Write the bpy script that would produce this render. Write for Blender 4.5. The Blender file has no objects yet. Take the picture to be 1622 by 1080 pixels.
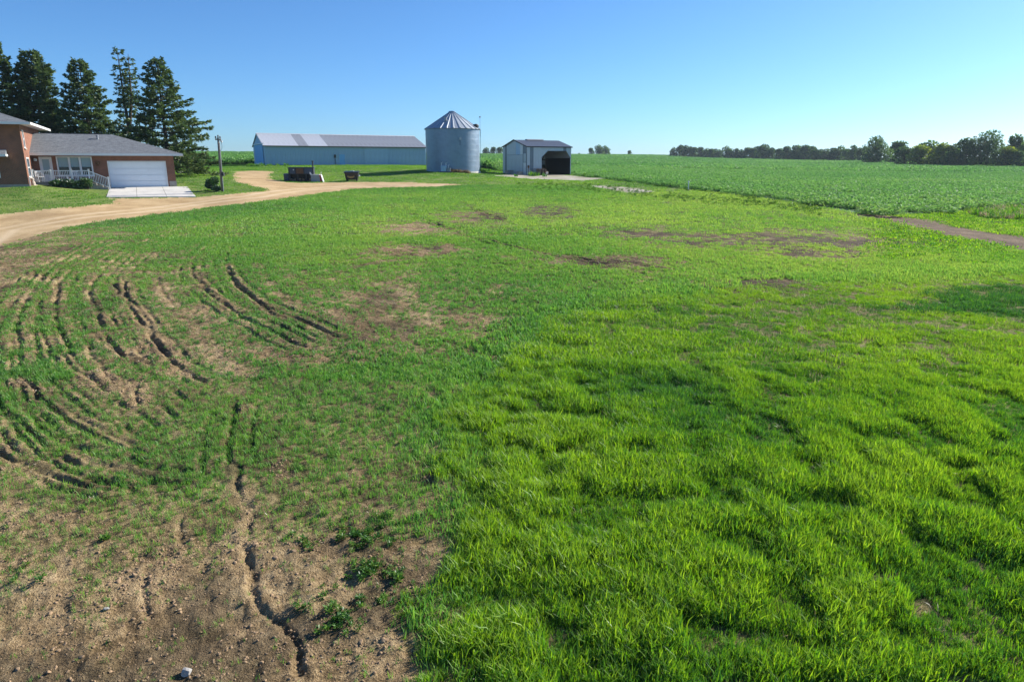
import bpy, math, random
import numpy as np
from mathutils import Vector, Matrix
random.seed(7)
R = math.radians
SC = bpy.context.scene
COL = SC.collection

# ------------------------------------------------------------------ camera, sky, sun, exposure
FPX, HOR, CZ = 1081.0, 259.0, 5.0            # focal length in photo pixels, eye-level row, camera height
PITCH = math.atan((540 - HOR) / FPX)
SP, CP = math.sin(PITCH), math.cos(PITCH)
cam = bpy.data.cameras.new('camera'); camo = bpy.data.objects.new('camera', cam); COL.objects.link(camo)
cam.sensor_fit = 'HORIZONTAL'; cam.sensor_width = 36.0; cam.lens = FPX / 1622 * 36.0
cam.clip_start = 0.1; cam.clip_end = 12000
camo.location = (0, 0, CZ); camo.rotation_euler = (math.pi / 2 - PITCH, 0, 0)
SC.camera = camo
SUN_AZ, SUN_EL = 58.0, 29.0                  # degrees clockwise from +Y, degrees above the horizon
w = bpy.data.worlds.new('World'); SC.world = w; w.use_nodes = True
nt = w.node_tree; sky = nt.nodes.new('ShaderNodeTexSky'); sky.sky_type = 'NISHITA'; sky.sun_disc = False
sky.sun_elevation = R(SUN_EL); sky.sun_rotation = R(SUN_AZ); sky.altitude = 0
sky.air_density = 0.8; sky.dust_density = 0.4; sky.ozone_density = 10.0
bg = nt.nodes['Background']; bg.inputs[1].default_value = 0.086
tn = nt.nodes.new('ShaderNodeVectorMath'); tn.operation = 'MULTIPLY'; tn.inputs[1].default_value = (.95, 1.035, 1.0)   # the hue of this summer sky
nt.links.new(sky.outputs[0], tn.inputs[0]); nt.links.new(tn.outputs[0], bg.inputs[0])
sl = bpy.data.lights.new('sun', 'SUN'); sl.energy = 4.8; sl.angle = R(0.53); sl.color = (1.0, 0.93, 0.82)
so = bpy.data.objects.new('sun', sl); COL.objects.link(so)
S = Vector((math.sin(R(SUN_AZ)) * math.cos(R(SUN_EL)), math.cos(R(SUN_AZ)) * math.cos(R(SUN_EL)), math.sin(R(SUN_EL))))
so.rotation_euler = S.to_track_quat('Z', 'Y').to_euler(); so.location = (60, 40, 60)
vs = SC.view_settings; vs.view_transform = 'Standard'; vs.look = 'None'; vs.exposure = 0.95; vs.gamma = 1.0
SC.render.engine = 'CYCLES'
cy = SC.cycles; cy.max_bounces = 4; cy.diffuse_bounces = 2; cy.glossy_bounces = 2; cy.transmission_bounces = 2; cy.volume_bounces = 0
cy.transparent_max_bounces = 4; cy.caustics_reflective = False; cy.caustics_refractive = False
cy.use_denoising = True; cy.denoiser = 'OPENIMAGEDENOISE'; cy.denoising_input_passes = 'RGB_ALBEDO_NORMAL'; cy.denoising_prefilter = 'ACCURATE'

# ------------------------------------------------------------------ noise and terrain
def vnoise(x, y, s=0):
    x = np.asarray(x, float); y = np.asarray(y, float)
    xi = np.floor(x).astype(np.int64); yi = np.floor(y).astype(np.int64); fx = x - xi; fy = y - yi
    fx = fx * fx * (3 - 2 * fx); fy = fy * fy * (3 - 2 * fy)
    def h(a, b):
        n = (a * 374761393 + b * 668265263 + s * 1442695041) & 0xFFFFFFFF
        n = ((n ^ (n >> 13)) * 1274126177) & 0xFFFFFFFF
        return ((n ^ (n >> 16)) & 0xFFFF) / 65535.0
    return (h(xi, yi) * (1 - fx) + h(xi + 1, yi) * fx) * (1 - fy) + (h(xi, yi + 1) * (1 - fx) + h(xi + 1, yi + 1) * fx) * fy
def fbm(x, y, s=0, o=3):
    t = 0; a = 1; n = 0
    for k in range(o):
        t = t + a * vnoise(np.asarray(x) * 2 ** k, np.asarray(y) * 2 ** k, s + k * 17); n += a; a *= .5
    return t / n
def sstep(a, b, x):
    t = np.clip((np.asarray(x, float) - a) / (b - a), 0, 1); return t * t * (3 - 2 * t)
def ray(px, py):
    u = (px - 811) / FPX; v = (py - 540) / FPX
    return np.array([u, CP - v * SP, -SP - v * CP])
def at(px, py, Y):
    d = ray(px, py); t = Y / d[1]; return np.array([d[0] * t, Y, CZ + d[2] * t])
def toP(X, Y, Z):
    z = Z - CZ; d = Y * CP - z * SP; d = np.where(d > .5, d, .5); u = Y * SP + z * CP
    return 811 + FPX * X / d, 540 - FPX * u / d
TH = 0.48                                     # the whole farmyard stands at this angle
HO = Vector((-36.38, 63.41, 2.92)); LO = Vector((-46.47, 132.98, 4.60)); SO = Vector((2.14, 101.5, 3.36))
def fr(o, s, t, h=0, th=TH):
    return (o[0] + math.cos(th) * s - math.sin(th) * t, o[1] + math.sin(th) * s + math.cos(th) * t, o[2] + h)
ctrl = [(x, 5, 0.0) for x in (-14, -7, 0, 7, 14)] + [(-30, -8, -.2), (0, -12, -.4), (30, -8, -.5)]
ctrl += [(-12, 20, .75), (0, 20, .72), (14, 20, .55), (-22, 32, 1.35), (-10, 36, 1.62), (4, 38, 1.62), (20, 36, 1.1), (34, 34, .9)]
ctrl += [at(600, 318, 58), at(811, 318, 58), at(960, 322, 56), at(811, 292, 77), at(640, 297, 73), at(480, 310, 62), at(560, 288, 82), at(470, 290, 79)]
ctrl += [at(1090, 300, 68), at(985, 298, 70), at(1250, 320, 55), at(1420, 345, 46), at(1622, 385, 36), at(1500, 315, 62), at(1300, 290, 96), at(1622, 300, 85)]
ctrl += [at(0, 345, 46), at(0, 392, 33), at(100, 330, 49), at(240, 341, 47), at(330, 330, 52)]
ctrl += [fr(HO, 0, 0), fr(HO, 5.4, 0), fr(HO, -5.6, -3.9, .28), fr(HO, -14, -3.9, .35), fr(HO, -5, 9, .5), fr(HO, 6, 9, .4), at(352, 303, 62.5), at(168, 313, 57.6), at(310, 312, 60)]
ctrl += [fr(LO, 0, 0), fr(LO, 32, 0), fr(LO, 0, 15, .2), fr(LO, 32, 15, .2), fr(SO, 0, 0), fr(SO, 7.7, 0, -.05), fr(SO, 0, 7, .1), fr(SO, 7.7, 7, .1), (-8.4, 100, 4.0), (-8.4, 108, 4.25)]
ctrl += [at(340, 261, 150), at(150, 262, 130), at(770, 262, 165), at(340, 242.5, 380), at(0, 242, 380), at(600, 244, 480), at(770, 245, 560), at(960, 245.5, 620), at(1050, 246.5, 640), at(1100, 250.5, 600), at(1200, 253, 520), at(1300, 256, 440), at(1385, 259.5, 330), at(1350, 257, 380)]
ctrl += [at(1450, 263, 285), at(1540, 265, 265), at(1622, 266.5, 260), at(1100, 262, 260), at(1300, 267, 220), at(905, 262, 200), at(1500, 280, 140), at(1800, 266, 260), at(1800, 300, 90)]
ctrl += [(-300, 150, 6), (300, 150, 3), (-600, 700, 14), (0, 1100, 13), (600, 900, 12), (-900, 1800, 16), (0, 2500, 14), (900, 1800, 14), (1500, 5000, 10), (-1500, 5000, 10), (0, 5000, 10), (-70, 40, 1.5), (80, 30, .6), (-60, 5, .3), (60, 5, -.4)]
ctrl = np.array(ctrl, float)
def uv_(X, Y):
    Yc = np.maximum(Y, -14) + 22; return np.stack([2.2 * np.asarray(X) / Yc, np.log(Yc)], -1)
def tk(r2): return .5 * r2 * np.log(r2 + 1e-12)
cu = uv_(ctrl[:, 0], ctrl[:, 1]); n = len(cu)
K = tk(((cu[:, None] - cu[None]) ** 2).sum(-1)) + np.diag(np.full(n, 2e-3)) ; Pm = np.c_[np.ones(n), cu]
A = np.block([[K, Pm], [Pm.T, np.zeros((3, 3))]])
# heights are fitted as angles over distance so that near and far weigh alike
cs = ctrl[:, 1].clip(-14) + 22
W = np.linalg.solve(A, np.r_[(ctrl[:, 2] - CZ) / cs, 0, 0, 0])
def zsm(X, Y):
    X = np.asarray(X, float); Y = np.asarray(Y, float); sh = X.shape; q = uv_(X.ravel(), Y.ravel()); out = np.zeros(len(q)); 
    for i in range(0, len(q), 60000):
        p = q[i:i + 60000]; r2 = ((p[:, None] - cu[None]) ** 2).sum(-1)
        out[i:i + 60000] = tk(r2) @ W[:n] + W[n] + p @ W[n + 1:]
    z = CZ + out.reshape(sh) * (Y.clip(-14) + 22); z = np.where(z > 9, 9 + 6 * np.tanh((z - 9) / 6), z)
    return np.where(z < -4, -4 + 3 * np.tanh((z + 4) / 3), z)
def hit(px, py):
    d = ray(px, py); Y = np.exp(np.linspace(math.log(3), math.log(900), 1500)); t = Y / d[1]
    X = d[0] * t; Z = CZ + d[2] * t; g = zsm(X, Y); i = np.argmax(Z < g)
    if i == 0: i = len(Y) - 1
    a = (Z - g)[i - 1]; b = (Z - g)[i]; k = a / (a - b) if a != b else 0
    return np.array([X[i - 1] + (X[i] - X[i - 1]) * k, Y[i - 1] + (Y[i] - Y[i - 1]) * k])
def hits(l): return np.array([hit(*p) for p in l])
def inpoly(X, Y, P):
    r = np.zeros(X.shape, bool); j = len(P) - 1
    for i in range(len(P)):
        xi, yi = P[i]; xj, yj = P[j]
        c = ((yi > Y) != (yj > Y)) & (X < (xj - xi) * (Y - yi) / (yj - yi + 1e-12) + xi); r ^= c; j = i
    return r
def dline(X, Y, P):
    d = np.full(X.shape, 1e9)
    for (ax, ay), (bx, by) in zip(P[:-1], P[1:]):
        vx, vy = bx - ax, by - ay; t = np.clip(((X - ax) * vx + (Y - ay) * vy) / (vx * vx + vy * vy + 1e-9), 0, 1)
        d = np.minimum(d, np.hypot(X - ax - t * vx, Y - ay - t * vy))
    return d
# zones, as outlines on the ground
P_road = hits([(-260, 352), (0, 339), (60, 333), (130, 328), (178, 322.5), (184, 317), (165, 314), (308, 313), (345, 310), (378, 306), (415, 303.5), (424, 300.5), (406, 297), (386, 291.5), (371, 285), (367, 278), (373, 272), (400, 270.5), (436, 272), (424, 277), (428, 283), (445, 288), (475, 290), (510, 289.5), (560, 288.5), (640, 289), (700, 291), (745, 293), (690, 296), (620, 297.5), (560, 300), (520, 304), (480, 310), (440, 317), (400, 322), (340, 328), (290, 335), (240, 341), (200, 346), (160, 352), (100, 362), (40, 378), (0, 392), (-120, 450), (-260, 520)])
P_lawnfront = hits([(-260, 420), (0, 360), (200, 335), (400, 312), (560, 294), (700, 294), (790, 293), (880, 294), (960, 299), (1005, 304), (1060, 305), (1100, 304)])
P_edge = hits([(1100, 300.5), (1060, 296), (1000, 288.5), (940, 281), (908, 277)])
P_cropR = hits([(1120, 303), (1200, 313), (1260, 321), (1300, 328), (1345, 336), (1400, 342), (1440, 339), (1500, 336), (1540, 331), (1622, 327), (1760, 324)])
back = np.array([(10.5, 109.5), (0, 112), (-4, 125), (-14, 152), (-36, 160), (-46, 153), hit(340, 261.5), (-90, 142), (-170, 140)])
P_lawn = np.vstack([P_lawnfront, P_edge, back])
P_near = np.vstack([np.array([(-400, -60), (400, -60), (400, 60)]), P_cropR[::-1], P_edge, back, np.array([(-400, 140)])])
P_track = hits([(1335, 337.5), (1375, 340), (1408, 342.5), (1457, 347), (1513, 358), (1577, 369), (1622, 374), (1760, 392), (1760, 424), (1622, 399), (1598, 394), (1534, 380), (1470, 366), (1412, 351), (1375, 344), (1335, 339)])
P_weed = hits([(1530, 338), (1575, 331), (1640, 329), (1760, 330), (1760, 352), (1622, 349), (1560, 346)])
P_grav1 = hits([(785, 279), (800, 276.5), (835, 275), (905, 278), (930, 281), (960, 283), (930, 286), (880, 285), (830, 283)])
P_grav2 = hits([(935, 294), (985, 296), (1018, 300), (1042, 305), (1000, 306.5), (965, 302)])
P_tall = hits([(640, 1140), (650, 1060), (668, 960), (690, 870), (735, 780), (722, 700), (705, 650), (762, 606), (800, 548), (850, 506), (950, 474), (1150, 452), (1400, 438), (1622, 425), (1800, 415), (2200, 700), (2200, 1140)])
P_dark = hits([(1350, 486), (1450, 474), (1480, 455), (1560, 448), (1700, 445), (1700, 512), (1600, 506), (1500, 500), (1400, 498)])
P_yel = hits([(1090, 305), (1150, 309), (1250, 321), (1330, 335), (1400, 345), (1430, 350), (1380, 350), (1300, 340), (1200, 324), (1110, 309)])
RUT = [[(365, 738), (372, 775), (395, 815), (380, 860), (400, 915), (425, 965), (455, 1010), (480, 1060)], [(228, 900), (232, 940), (236, 975)], [(293, 820), (296, 860)],
 [(195, 440), (200, 470), (235, 510), (260, 560), (290, 592), (325, 606)], [(182, 452), (193, 470)], [(90, 440), (92, 470), (86, 480)], [(140, 462), (150, 480), (165, 508)],
 [(312, 432), (330, 460), (365, 487), (385, 494)], [(362, 420), (370, 440), (385, 460), (410, 478), (435, 500), (475, 505), (500, 520), (530, 532)],
 [(40, 435), (60, 438), (75, 445)], [(0, 456), (15, 448)], [(105, 565), (118, 585), (145, 600), (165, 608)], [(135, 550), (155, 575), (170, 600), (200, 616)], [(150, 530), (175, 552), (205, 564), (245, 580)],
 [(218, 610), (219, 640)], [(30, 600), (40, 612), (60, 632)], [(0, 720), (40, 735), (90, 752), (140, 768)], [(100, 725), (170, 738), (240, 748)], [(90, 648), (160, 680), (210, 705)], [(250, 440), (262, 470), (280, 486)],
 [(690, 352), (715, 370), (750, 378), (780, 383), (830, 395), (860, 402), (900, 410)], [(730, 320), (755, 335), (780, 343), (800, 347)], [(900, 406), (950, 418), (1000, 421), (1060, 426)], [(560, 425), (600, 415), (640, 412)],
 [(1300, 336), (1364, 346), (1449, 363), (1513, 376), (1622, 397)], [(1430, 352), (1500, 366), (1570, 381), (1622, 391)], [(1425, 347), (1500, 360), (1600, 379)],
 [(270, 1050), (330, 1030), (380, 1000)], [(590, 985), (620, 1000), (650, 1040)], [(470, 870), (520, 880), (560, 860)]]
RUTD = [.165, .12, .09, .17, .14, .14, .12, .12, .15, .09, .09, .14, .14, .14, .14, .11, .11, .11, .09, .09, .16, .10, .08, .06, .10, .10, .08, .09, .12, .09]
RUTS = [hits(r) for r in RUT]
TRACK = [[(345, 348), (285, 372), (235, 405), (200, 445), (203, 480), (238, 530), (275, 575), (325, 606)], [(300, 352), (235, 380), (175, 418), (145, 455), (152, 500), (185, 555), (245, 600), (300, 640)],
 [(240, 365), (165, 395), (110, 430), (88, 470), (95, 520), (125, 575), (175, 625), (250, 672)], [(150, 385), (80, 425), (40, 475), (28, 530), (38, 590), (75, 640), (150, 690), (240, 722)],
 [(430, 345), (385, 375), (358, 410), (370, 445), (412, 480), (475, 506), (535, 534)], [(395, 352), (335, 385), (305, 420), (318, 452), (355, 482), (420, 520), (480, 548)],
 [(60, 430), (20, 480), (-10, 540), (-5, 620), (30, 690), (110, 745), (210, 775)], [(375, 640), (362, 690), (362, 738)], [(20, 660), (90, 720), (190, 752), (300, 770)], [(620, 325), (680, 350), (735, 372), (830, 395), (930, 412), (1060, 427)], [(690, 312), (735, 325), (790, 345), (860, 360)]]
def smooth(P, k=7):                             # the tracks as even curves
    P = np.vstack([2 * P[0] - P[1], P, 2 * P[-1] - P[-2]]); out = []
    for a, b, c, d in zip(P[:-3], P[1:-2], P[2:-1], P[3:]):
        for t in np.linspace(0, 1, k, endpoint=False): out.append(.5 * (2 * b + (c - a) * t + (2 * a - 5 * b + 4 * c - d) * t * t + (3 * b - a - 3 * c + d) * t ** 3))
    return np.array(out + [P[-2]])
TRK = []
for q in TRACK:
    P = smooth(hits(q)); T = np.gradient(P, axis=0); Nn = np.stack([-T[:, 1], T[:, 0]], 1); Nn /= np.linalg.norm(Nn, axis=1, keepdims=True) + 1e-9
    for o, d in ((0, .042), (.38, .027), (-.41, .025)): TRK.append((P + Nn * o, d))
def wob(X, Y):
    return X + .9 * (fbm(X * .35, Y * .35, 5) - .5) + .35 * (fbm(X * 2.1, Y * 2.1, 6) - .5), Y + .9 * (fbm(X * .35, Y * .35, 8) - .5) + .35 * (fbm(X * 2.1, Y * 2.1, 9) - .5)
def wobt(X, Y):                                 # the ragged margin of the long grass
    Xw, Yw = wob(X, Y); k = np.clip(1.4 - Y * .03, .5, 1.2)
    return Xw + k * (1.3 * (fbm(X * .9, Y * .9, 11, 4) - .5)), Yw + k * (1.3 * (fbm(X * .9, Y * .9, 12, 4) - .5))
def zone(X, Y):
    Xw, Yw = wob(X, Y); z = np.zeros(X.shape, int)                    # 0 field
    z[~inpoly(X, Y, P_near)] = 4; z[inpoly(Xw, Yw, P_lawn)] = 2
    z[inpoly(Xw, Yw, P_track)] = 3; z[inpoly(Xw, Yw, P_grav1) | inpoly(.6 * X + .4 * Xw, .85 * Y + .15 * Yw, P_grav2)] = 5; z[inpoly(Xw, Yw, P_road)] = 1
    return z
def zfull(X, Y, zn=None):
    X = np.asarray(X, float); Y = np.asarray(Y, float)
    z = zsm(X, Y); 
    if zn is None: zn = zone(X, Y)
    near = (Y < 75) & (zn == 0)
    rough = np.where(zn == 0, 1., np.where(zn == 3, .8, .25))
    tall = inpoly(X, Y, P_tall)
    z += rough * .08 * (fbm(X * .6, Y * .6, 21) - .5) * sstep(400, 60, Y)
    z += rough * np.where(tall, .35, 1) * (.07 * (fbm(X * 2.3, Y * 2.3, 31) - .5) + .075 * (fbm(X * 6.5, Y * 6.5, 41, 3) - .5)) * sstep(60, 25, Y)
    for P, D in zip(RUTS, RUTD):
        lo = P.min(0) - 1.5; hi = P.max(0) + 1.5; m = (X > lo[0]) & (X < hi[0]) & (Y > lo[1]) & (Y < hi[1])
        if not m.any(): continue
        x, y = X[m], Y[m]; xx = x + .24 * (fbm(x * 1.6, y * 1.6, 51, 4) - .5); yy = y + .24 * (fbm(x * 1.6, y * 1.6, 52, 4) - .5)
        d = dline(xx, yy, P); ww = .040 + .0008 * P[:, 1].mean(); am = D * (.13 + .0045 * min(34, P[:, 1].mean())) * (.45 + 1.2 * sstep(.2, .8, fbm(x * 1.3, y * 1.3, 53, 4)))
        z[m] += -am * np.exp(-(d / ww) ** 2) + .25 * am * np.exp(-((d - 2.1 * ww) / (1.1 * ww)) ** 2)
    m = (Y > 5.5) & (Y < 66) & (X > -45) & (X < 22) & (zn == 0)
    if m.any():
        x, y = X[m], Y[m]; xx = x + .16 * (fbm(x * 2.2, y * 2.2, 54) - .5); yy = y + .16 * (fbm(x * 2.2, y * 2.2, 55) - .5); g = .35 + 1.25 * sstep(.3, .70, fbm(x * .9, y * .9, 56, 4)); dz = np.zeros(x.shape)
        for P, D in TRK:
            lo = P.min(0) - .8; hi = P.max(0) + .8; k = (xx > lo[0]) & (xx < hi[0]) & (yy > lo[1]) & (yy < hi[1])
            if k.any():
                d = dline(xx[k], yy[k], P); ww = .036 + .0011 * yy[k]; dz[k] -= D * (.8 + .018 * yy[k]) * g[k] * (np.exp(-(d / ww) ** 2) - .3 * np.exp(-((d - 2.2 * ww) / ww) ** 2))
        z[m] += np.maximum(dz, -.10)
    return z
GY = [300, 340, 380, 420, 460, 520, 580, 640, 700, 760, 820, 880, 940, 1000, 1080]
GD = ['99999999999999999', '77779999999999866', '34579999889888457', '35667767896899999', '46556656799999999', '66555546689999999', '77546688799999999', '86468888799999999', '67788898899999999',
      '56786776999999999', '55665666899999999', '44444455899999999', '44434444899999999', '33333344899999999', '33333344899999999']
GD = np.array([[int(c) / 9 for c in r] for r in GD])
def dens(X, Y):
    px, py = toP(X, Y, zsm(X, Y)); gx = np.clip(px / 100, 0, 15.999); gy = np.clip(np.interp(py, GY, range(15)), 0, 13.999)
    i = gx.astype(int); j = gy.astype(int); a = gx - i; b = gy - j
    return (GD[j, i] * (1 - a) + GD[j, i + 1] * a) * (1 - b) + (GD[j + 1, i] * (1 - a) + GD[j + 1, i + 1] * a) * b
def rutdist(X, Y):
    d = np.full(X.shape, 9.)
    m = (Y > 5) & (Y < 48) & (np.abs(X) < 48)
    x, y = X[m], Y[m]; q = np.full(x.shape, 9.)
    for P in RUTS: q = np.minimum(q, dline(x, y, P))
    d[m] = q; return d
def cover(X, Y):                                # share of the soil hidden by plants, 0..1
    tall = inpoly(*wobt(X, Y), P_tall)
    nz = .6 * fbm(X * .8, Y * .8, 61) + .4 * fbm(X * 2.9, Y * 2.9, 62)
    rd = rutdist(X, Y) + .5 * (fbm(X * .6, Y * .6, 67) - .5); lane = np.where(rd < 4, .5 - .36 * np.cos(rd * 2 * math.pi / .95) * np.clip(1.3 - rd * .25, 0, 1), .5) * .6 + .4 * fbm(X * .5 + 30, Y * 1.3, 66)
    d = dens(X, Y); c = sstep(.66 - .5 * d, .90 - .5 * d, nz * .62 + lane * .38) * np.clip(d * 2.2, 0, 1)
    c = np.clip(.62 * c * (.3 + d) + .42 * d ** 1.6 * (.4 + 1.2 * fbm(X * 4.1, Y * 4.1, 68, 2)), 0, 1)
    return np.where(tall, 1.0, c)
PATCH = [(1270, 384, 110, 13), (1010, 372, 42, 8), (1120, 382, 90, 9), (870, 336, 34, 8), (970, 415, 80, 6), (1300, 400, 60, 8), (750, 345, 40, 8), (1235, 455, 90, 9), (650, 362, 40, 8), (1180, 475, 60, 8), (1380, 385, 50, 6), (660, 395, 60, 8)]
def patch(X, Y):                                # worn, nearly bare spots of dark soil
    px, py = toP(X, Y, zsm(X, Y)); m = np.zeros(X.shape)
    for a, b, rx, ry in PATCH: m = np.maximum(m, np.exp(-((px - a) / rx / 1.2) ** 2 - ((py - b) / ry / 1.25) ** 2))
    return m * (.55 + 1.2 * fbm(X * .9, Y * .9, 71)) * (.45 + .9 * sstep(.36, .62, fbm(X * 2.4, Y * 2.4, 72)))

# ------------------------------------------------------------------ materials
def nodes(name):
    m = bpy.data.materials.new(name); m.use_nodes = True; t = m.node_tree; t.nodes.clear()
    o = t.nodes.new('ShaderNodeOutputMaterial'); return m, t, o
class NT:
    def __init__(s, t): s.t = t
    def n(s, ty, **k):
        nd = s.t.nodes.new(ty)
        for a, b in k.items(): setattr(nd, a, b)
        return nd
    def l(s, a, b): s.t.links.new(a, b)
    def attr(s, nm, inst=False):
        a = s.n('ShaderNodeAttribute'); a.attribute_name = nm
        if inst: a.attribute_type = 'INSTANCER'
        return a.outputs['Fac']
    def noise(s, sc, det=4, ro=.6, vec=None, dist=0):
        a = s.n('ShaderNodeTexNoise'); a.inputs['Scale'].default_value = sc; a.inputs['Detail'].default_value = det; a.inputs['Roughness'].default_value = ro; a.inputs['Distortion'].default_value = dist
        if vec: s.l(vec, a.inputs['Vector'])
        return a.outputs['Fac']
    def ramp(s, f, st, mode='LINEAR'):
        r = s.n('ShaderNodeValToRGB'); r.color_ramp.interpolation = mode; e = r.color_ramp.elements
        while len(e) < len(st): e.new(.5)
        for q, (p, c) in zip(e, st): q.position = p; q.color = (*c, 1) if len(c) == 3 else c
        s.l(f, r.inputs[0]); return r.outputs[0]
    def mix(s, f, a, b, bt='MIX'):
        m = s.n('ShaderNodeMix', data_type='RGBA', blend_type=bt)
        for v, i in ((f, 0), (a, 6), (b, 7)):
            if hasattr(v, 'is_output'): s.l(v, m.inputs[i])
            else: m.inputs[i].default_value = v if i == 0 else (*v, 1)
        return m.outputs[2]
    def math(s, op, a, b=0, cl=False):
        m = s.n('ShaderNodeMath', operation=op, use_clamp=cl)
        for v, i in ((a, 0), (b, 1)):
            if hasattr(v, 'is_output'): s.l(v, m.inputs[i])
            else: m.inputs[i].default_value = v
        return m.outputs[0]
    def coord(s, k='Object'): return s.n('ShaderNodeTexCoord').outputs[k]
    def bsdf(s, o, col, rough=.8, metal=0, bump=None, bs=.3, bd=.02, spec=.5):
        p = s.n('ShaderNodeBsdfPrincipled'); s.l(p.outputs[0], o.inputs[0])
        for v, k in ((col, 'Base Color'), (rough, 'Roughness'), (metal, 'Metallic'), (spec, 'Specular IOR Level')):
            if hasattr(v, 'is_output'): s.l(v, p.inputs[k])
            else: p.inputs[k].default_value = (*v, 1) if k == 'Base Color' else v
        if bump is not None:
            b = s.n('ShaderNodeBump'); b.inputs['Strength'].default_value = bs; b.inputs['Distance'].default_value = bd
            s.l(bump, b.inputs['Height']); s.l(b.outputs[0], p.inputs['Normal'])
        return p
M = {}
def plain(name, c, rough=.6, metal=0, var=.12, sc=3., spec=.5, streak=0):
    m, t, o = nodes(name); N = NT(t); v = N.coord()
    f = N.noise(sc, 5, .65, v); dk = tuple(x * (1 - var * 1.6) for x in c); lt = tuple(min(1, x * (1 + var)) for x in c)
    col = N.ramp(f, [(.25, dk), (.5, c), (.78, lt)])
    if streak:
        mp = N.n('ShaderNodeMapping'); mp.inputs['Scale'].default_value = (7, 7, .35); N.l(v, mp.inputs[0])
        g = N.noise(1.0, 4, .6, mp.outputs[0]); col = N.mix(N.math('MULTIPLY', N.math('SUBTRACT', g, .48, True), streak * 4, True), col, (.16, .13, .10))
    N.bsdf(o, col, N.math('ADD', N.math('MULTIPLY', f, .25), rough - .12), metal, spec=spec); M[name] = m; return m
def leafy(name, stops, trans=.42, gloss=.10, inst=True, rough=.45, blade='bv'):
    m, t, o = nodes(name); N = NT(t); f = N.attr(blade)
    if inst: f = N.math('ADD', N.math('MULTIPLY', f, .52), N.math('MULTIPLY', N.attr('tint', True), .58), True)
    col = N.ramp(f, stops)
    d = N.n('ShaderNodeBsdfDiffuse'); tr = N.n('ShaderNodeBsdfTranslucent'); g = N.n('ShaderNodeBsdfGlossy'); g.inputs['Roughness'].default_value = rough
    N.l(col, d.inputs[0]); g.inputs[0].default_value = (.8, .85, .9, 1)
    hs = N.n('ShaderNodeHueSaturation'); hs.inputs['Saturation'].default_value = 1.12; hs.inputs['Value'].default_value = 1.25; N.l(col, hs.inputs['Color']); N.l(hs.outputs[0], tr.inputs[0])
    a = N.n('ShaderNodeMixShader'); a.inputs[0].default_value = trans; N.l(d.outputs[0], a.inputs[1]); N.l(tr.outputs[0], a.inputs[2])
    b = N.n('ShaderNodeMixShader'); b.inputs[0].default_value = gloss; N.l(a.outputs[0], b.inputs[1]); N.l(g.outputs[0], b.inputs[2]); N.l(b.outputs[0], o.inputs[0])
    M[name] = m; return m
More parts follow.
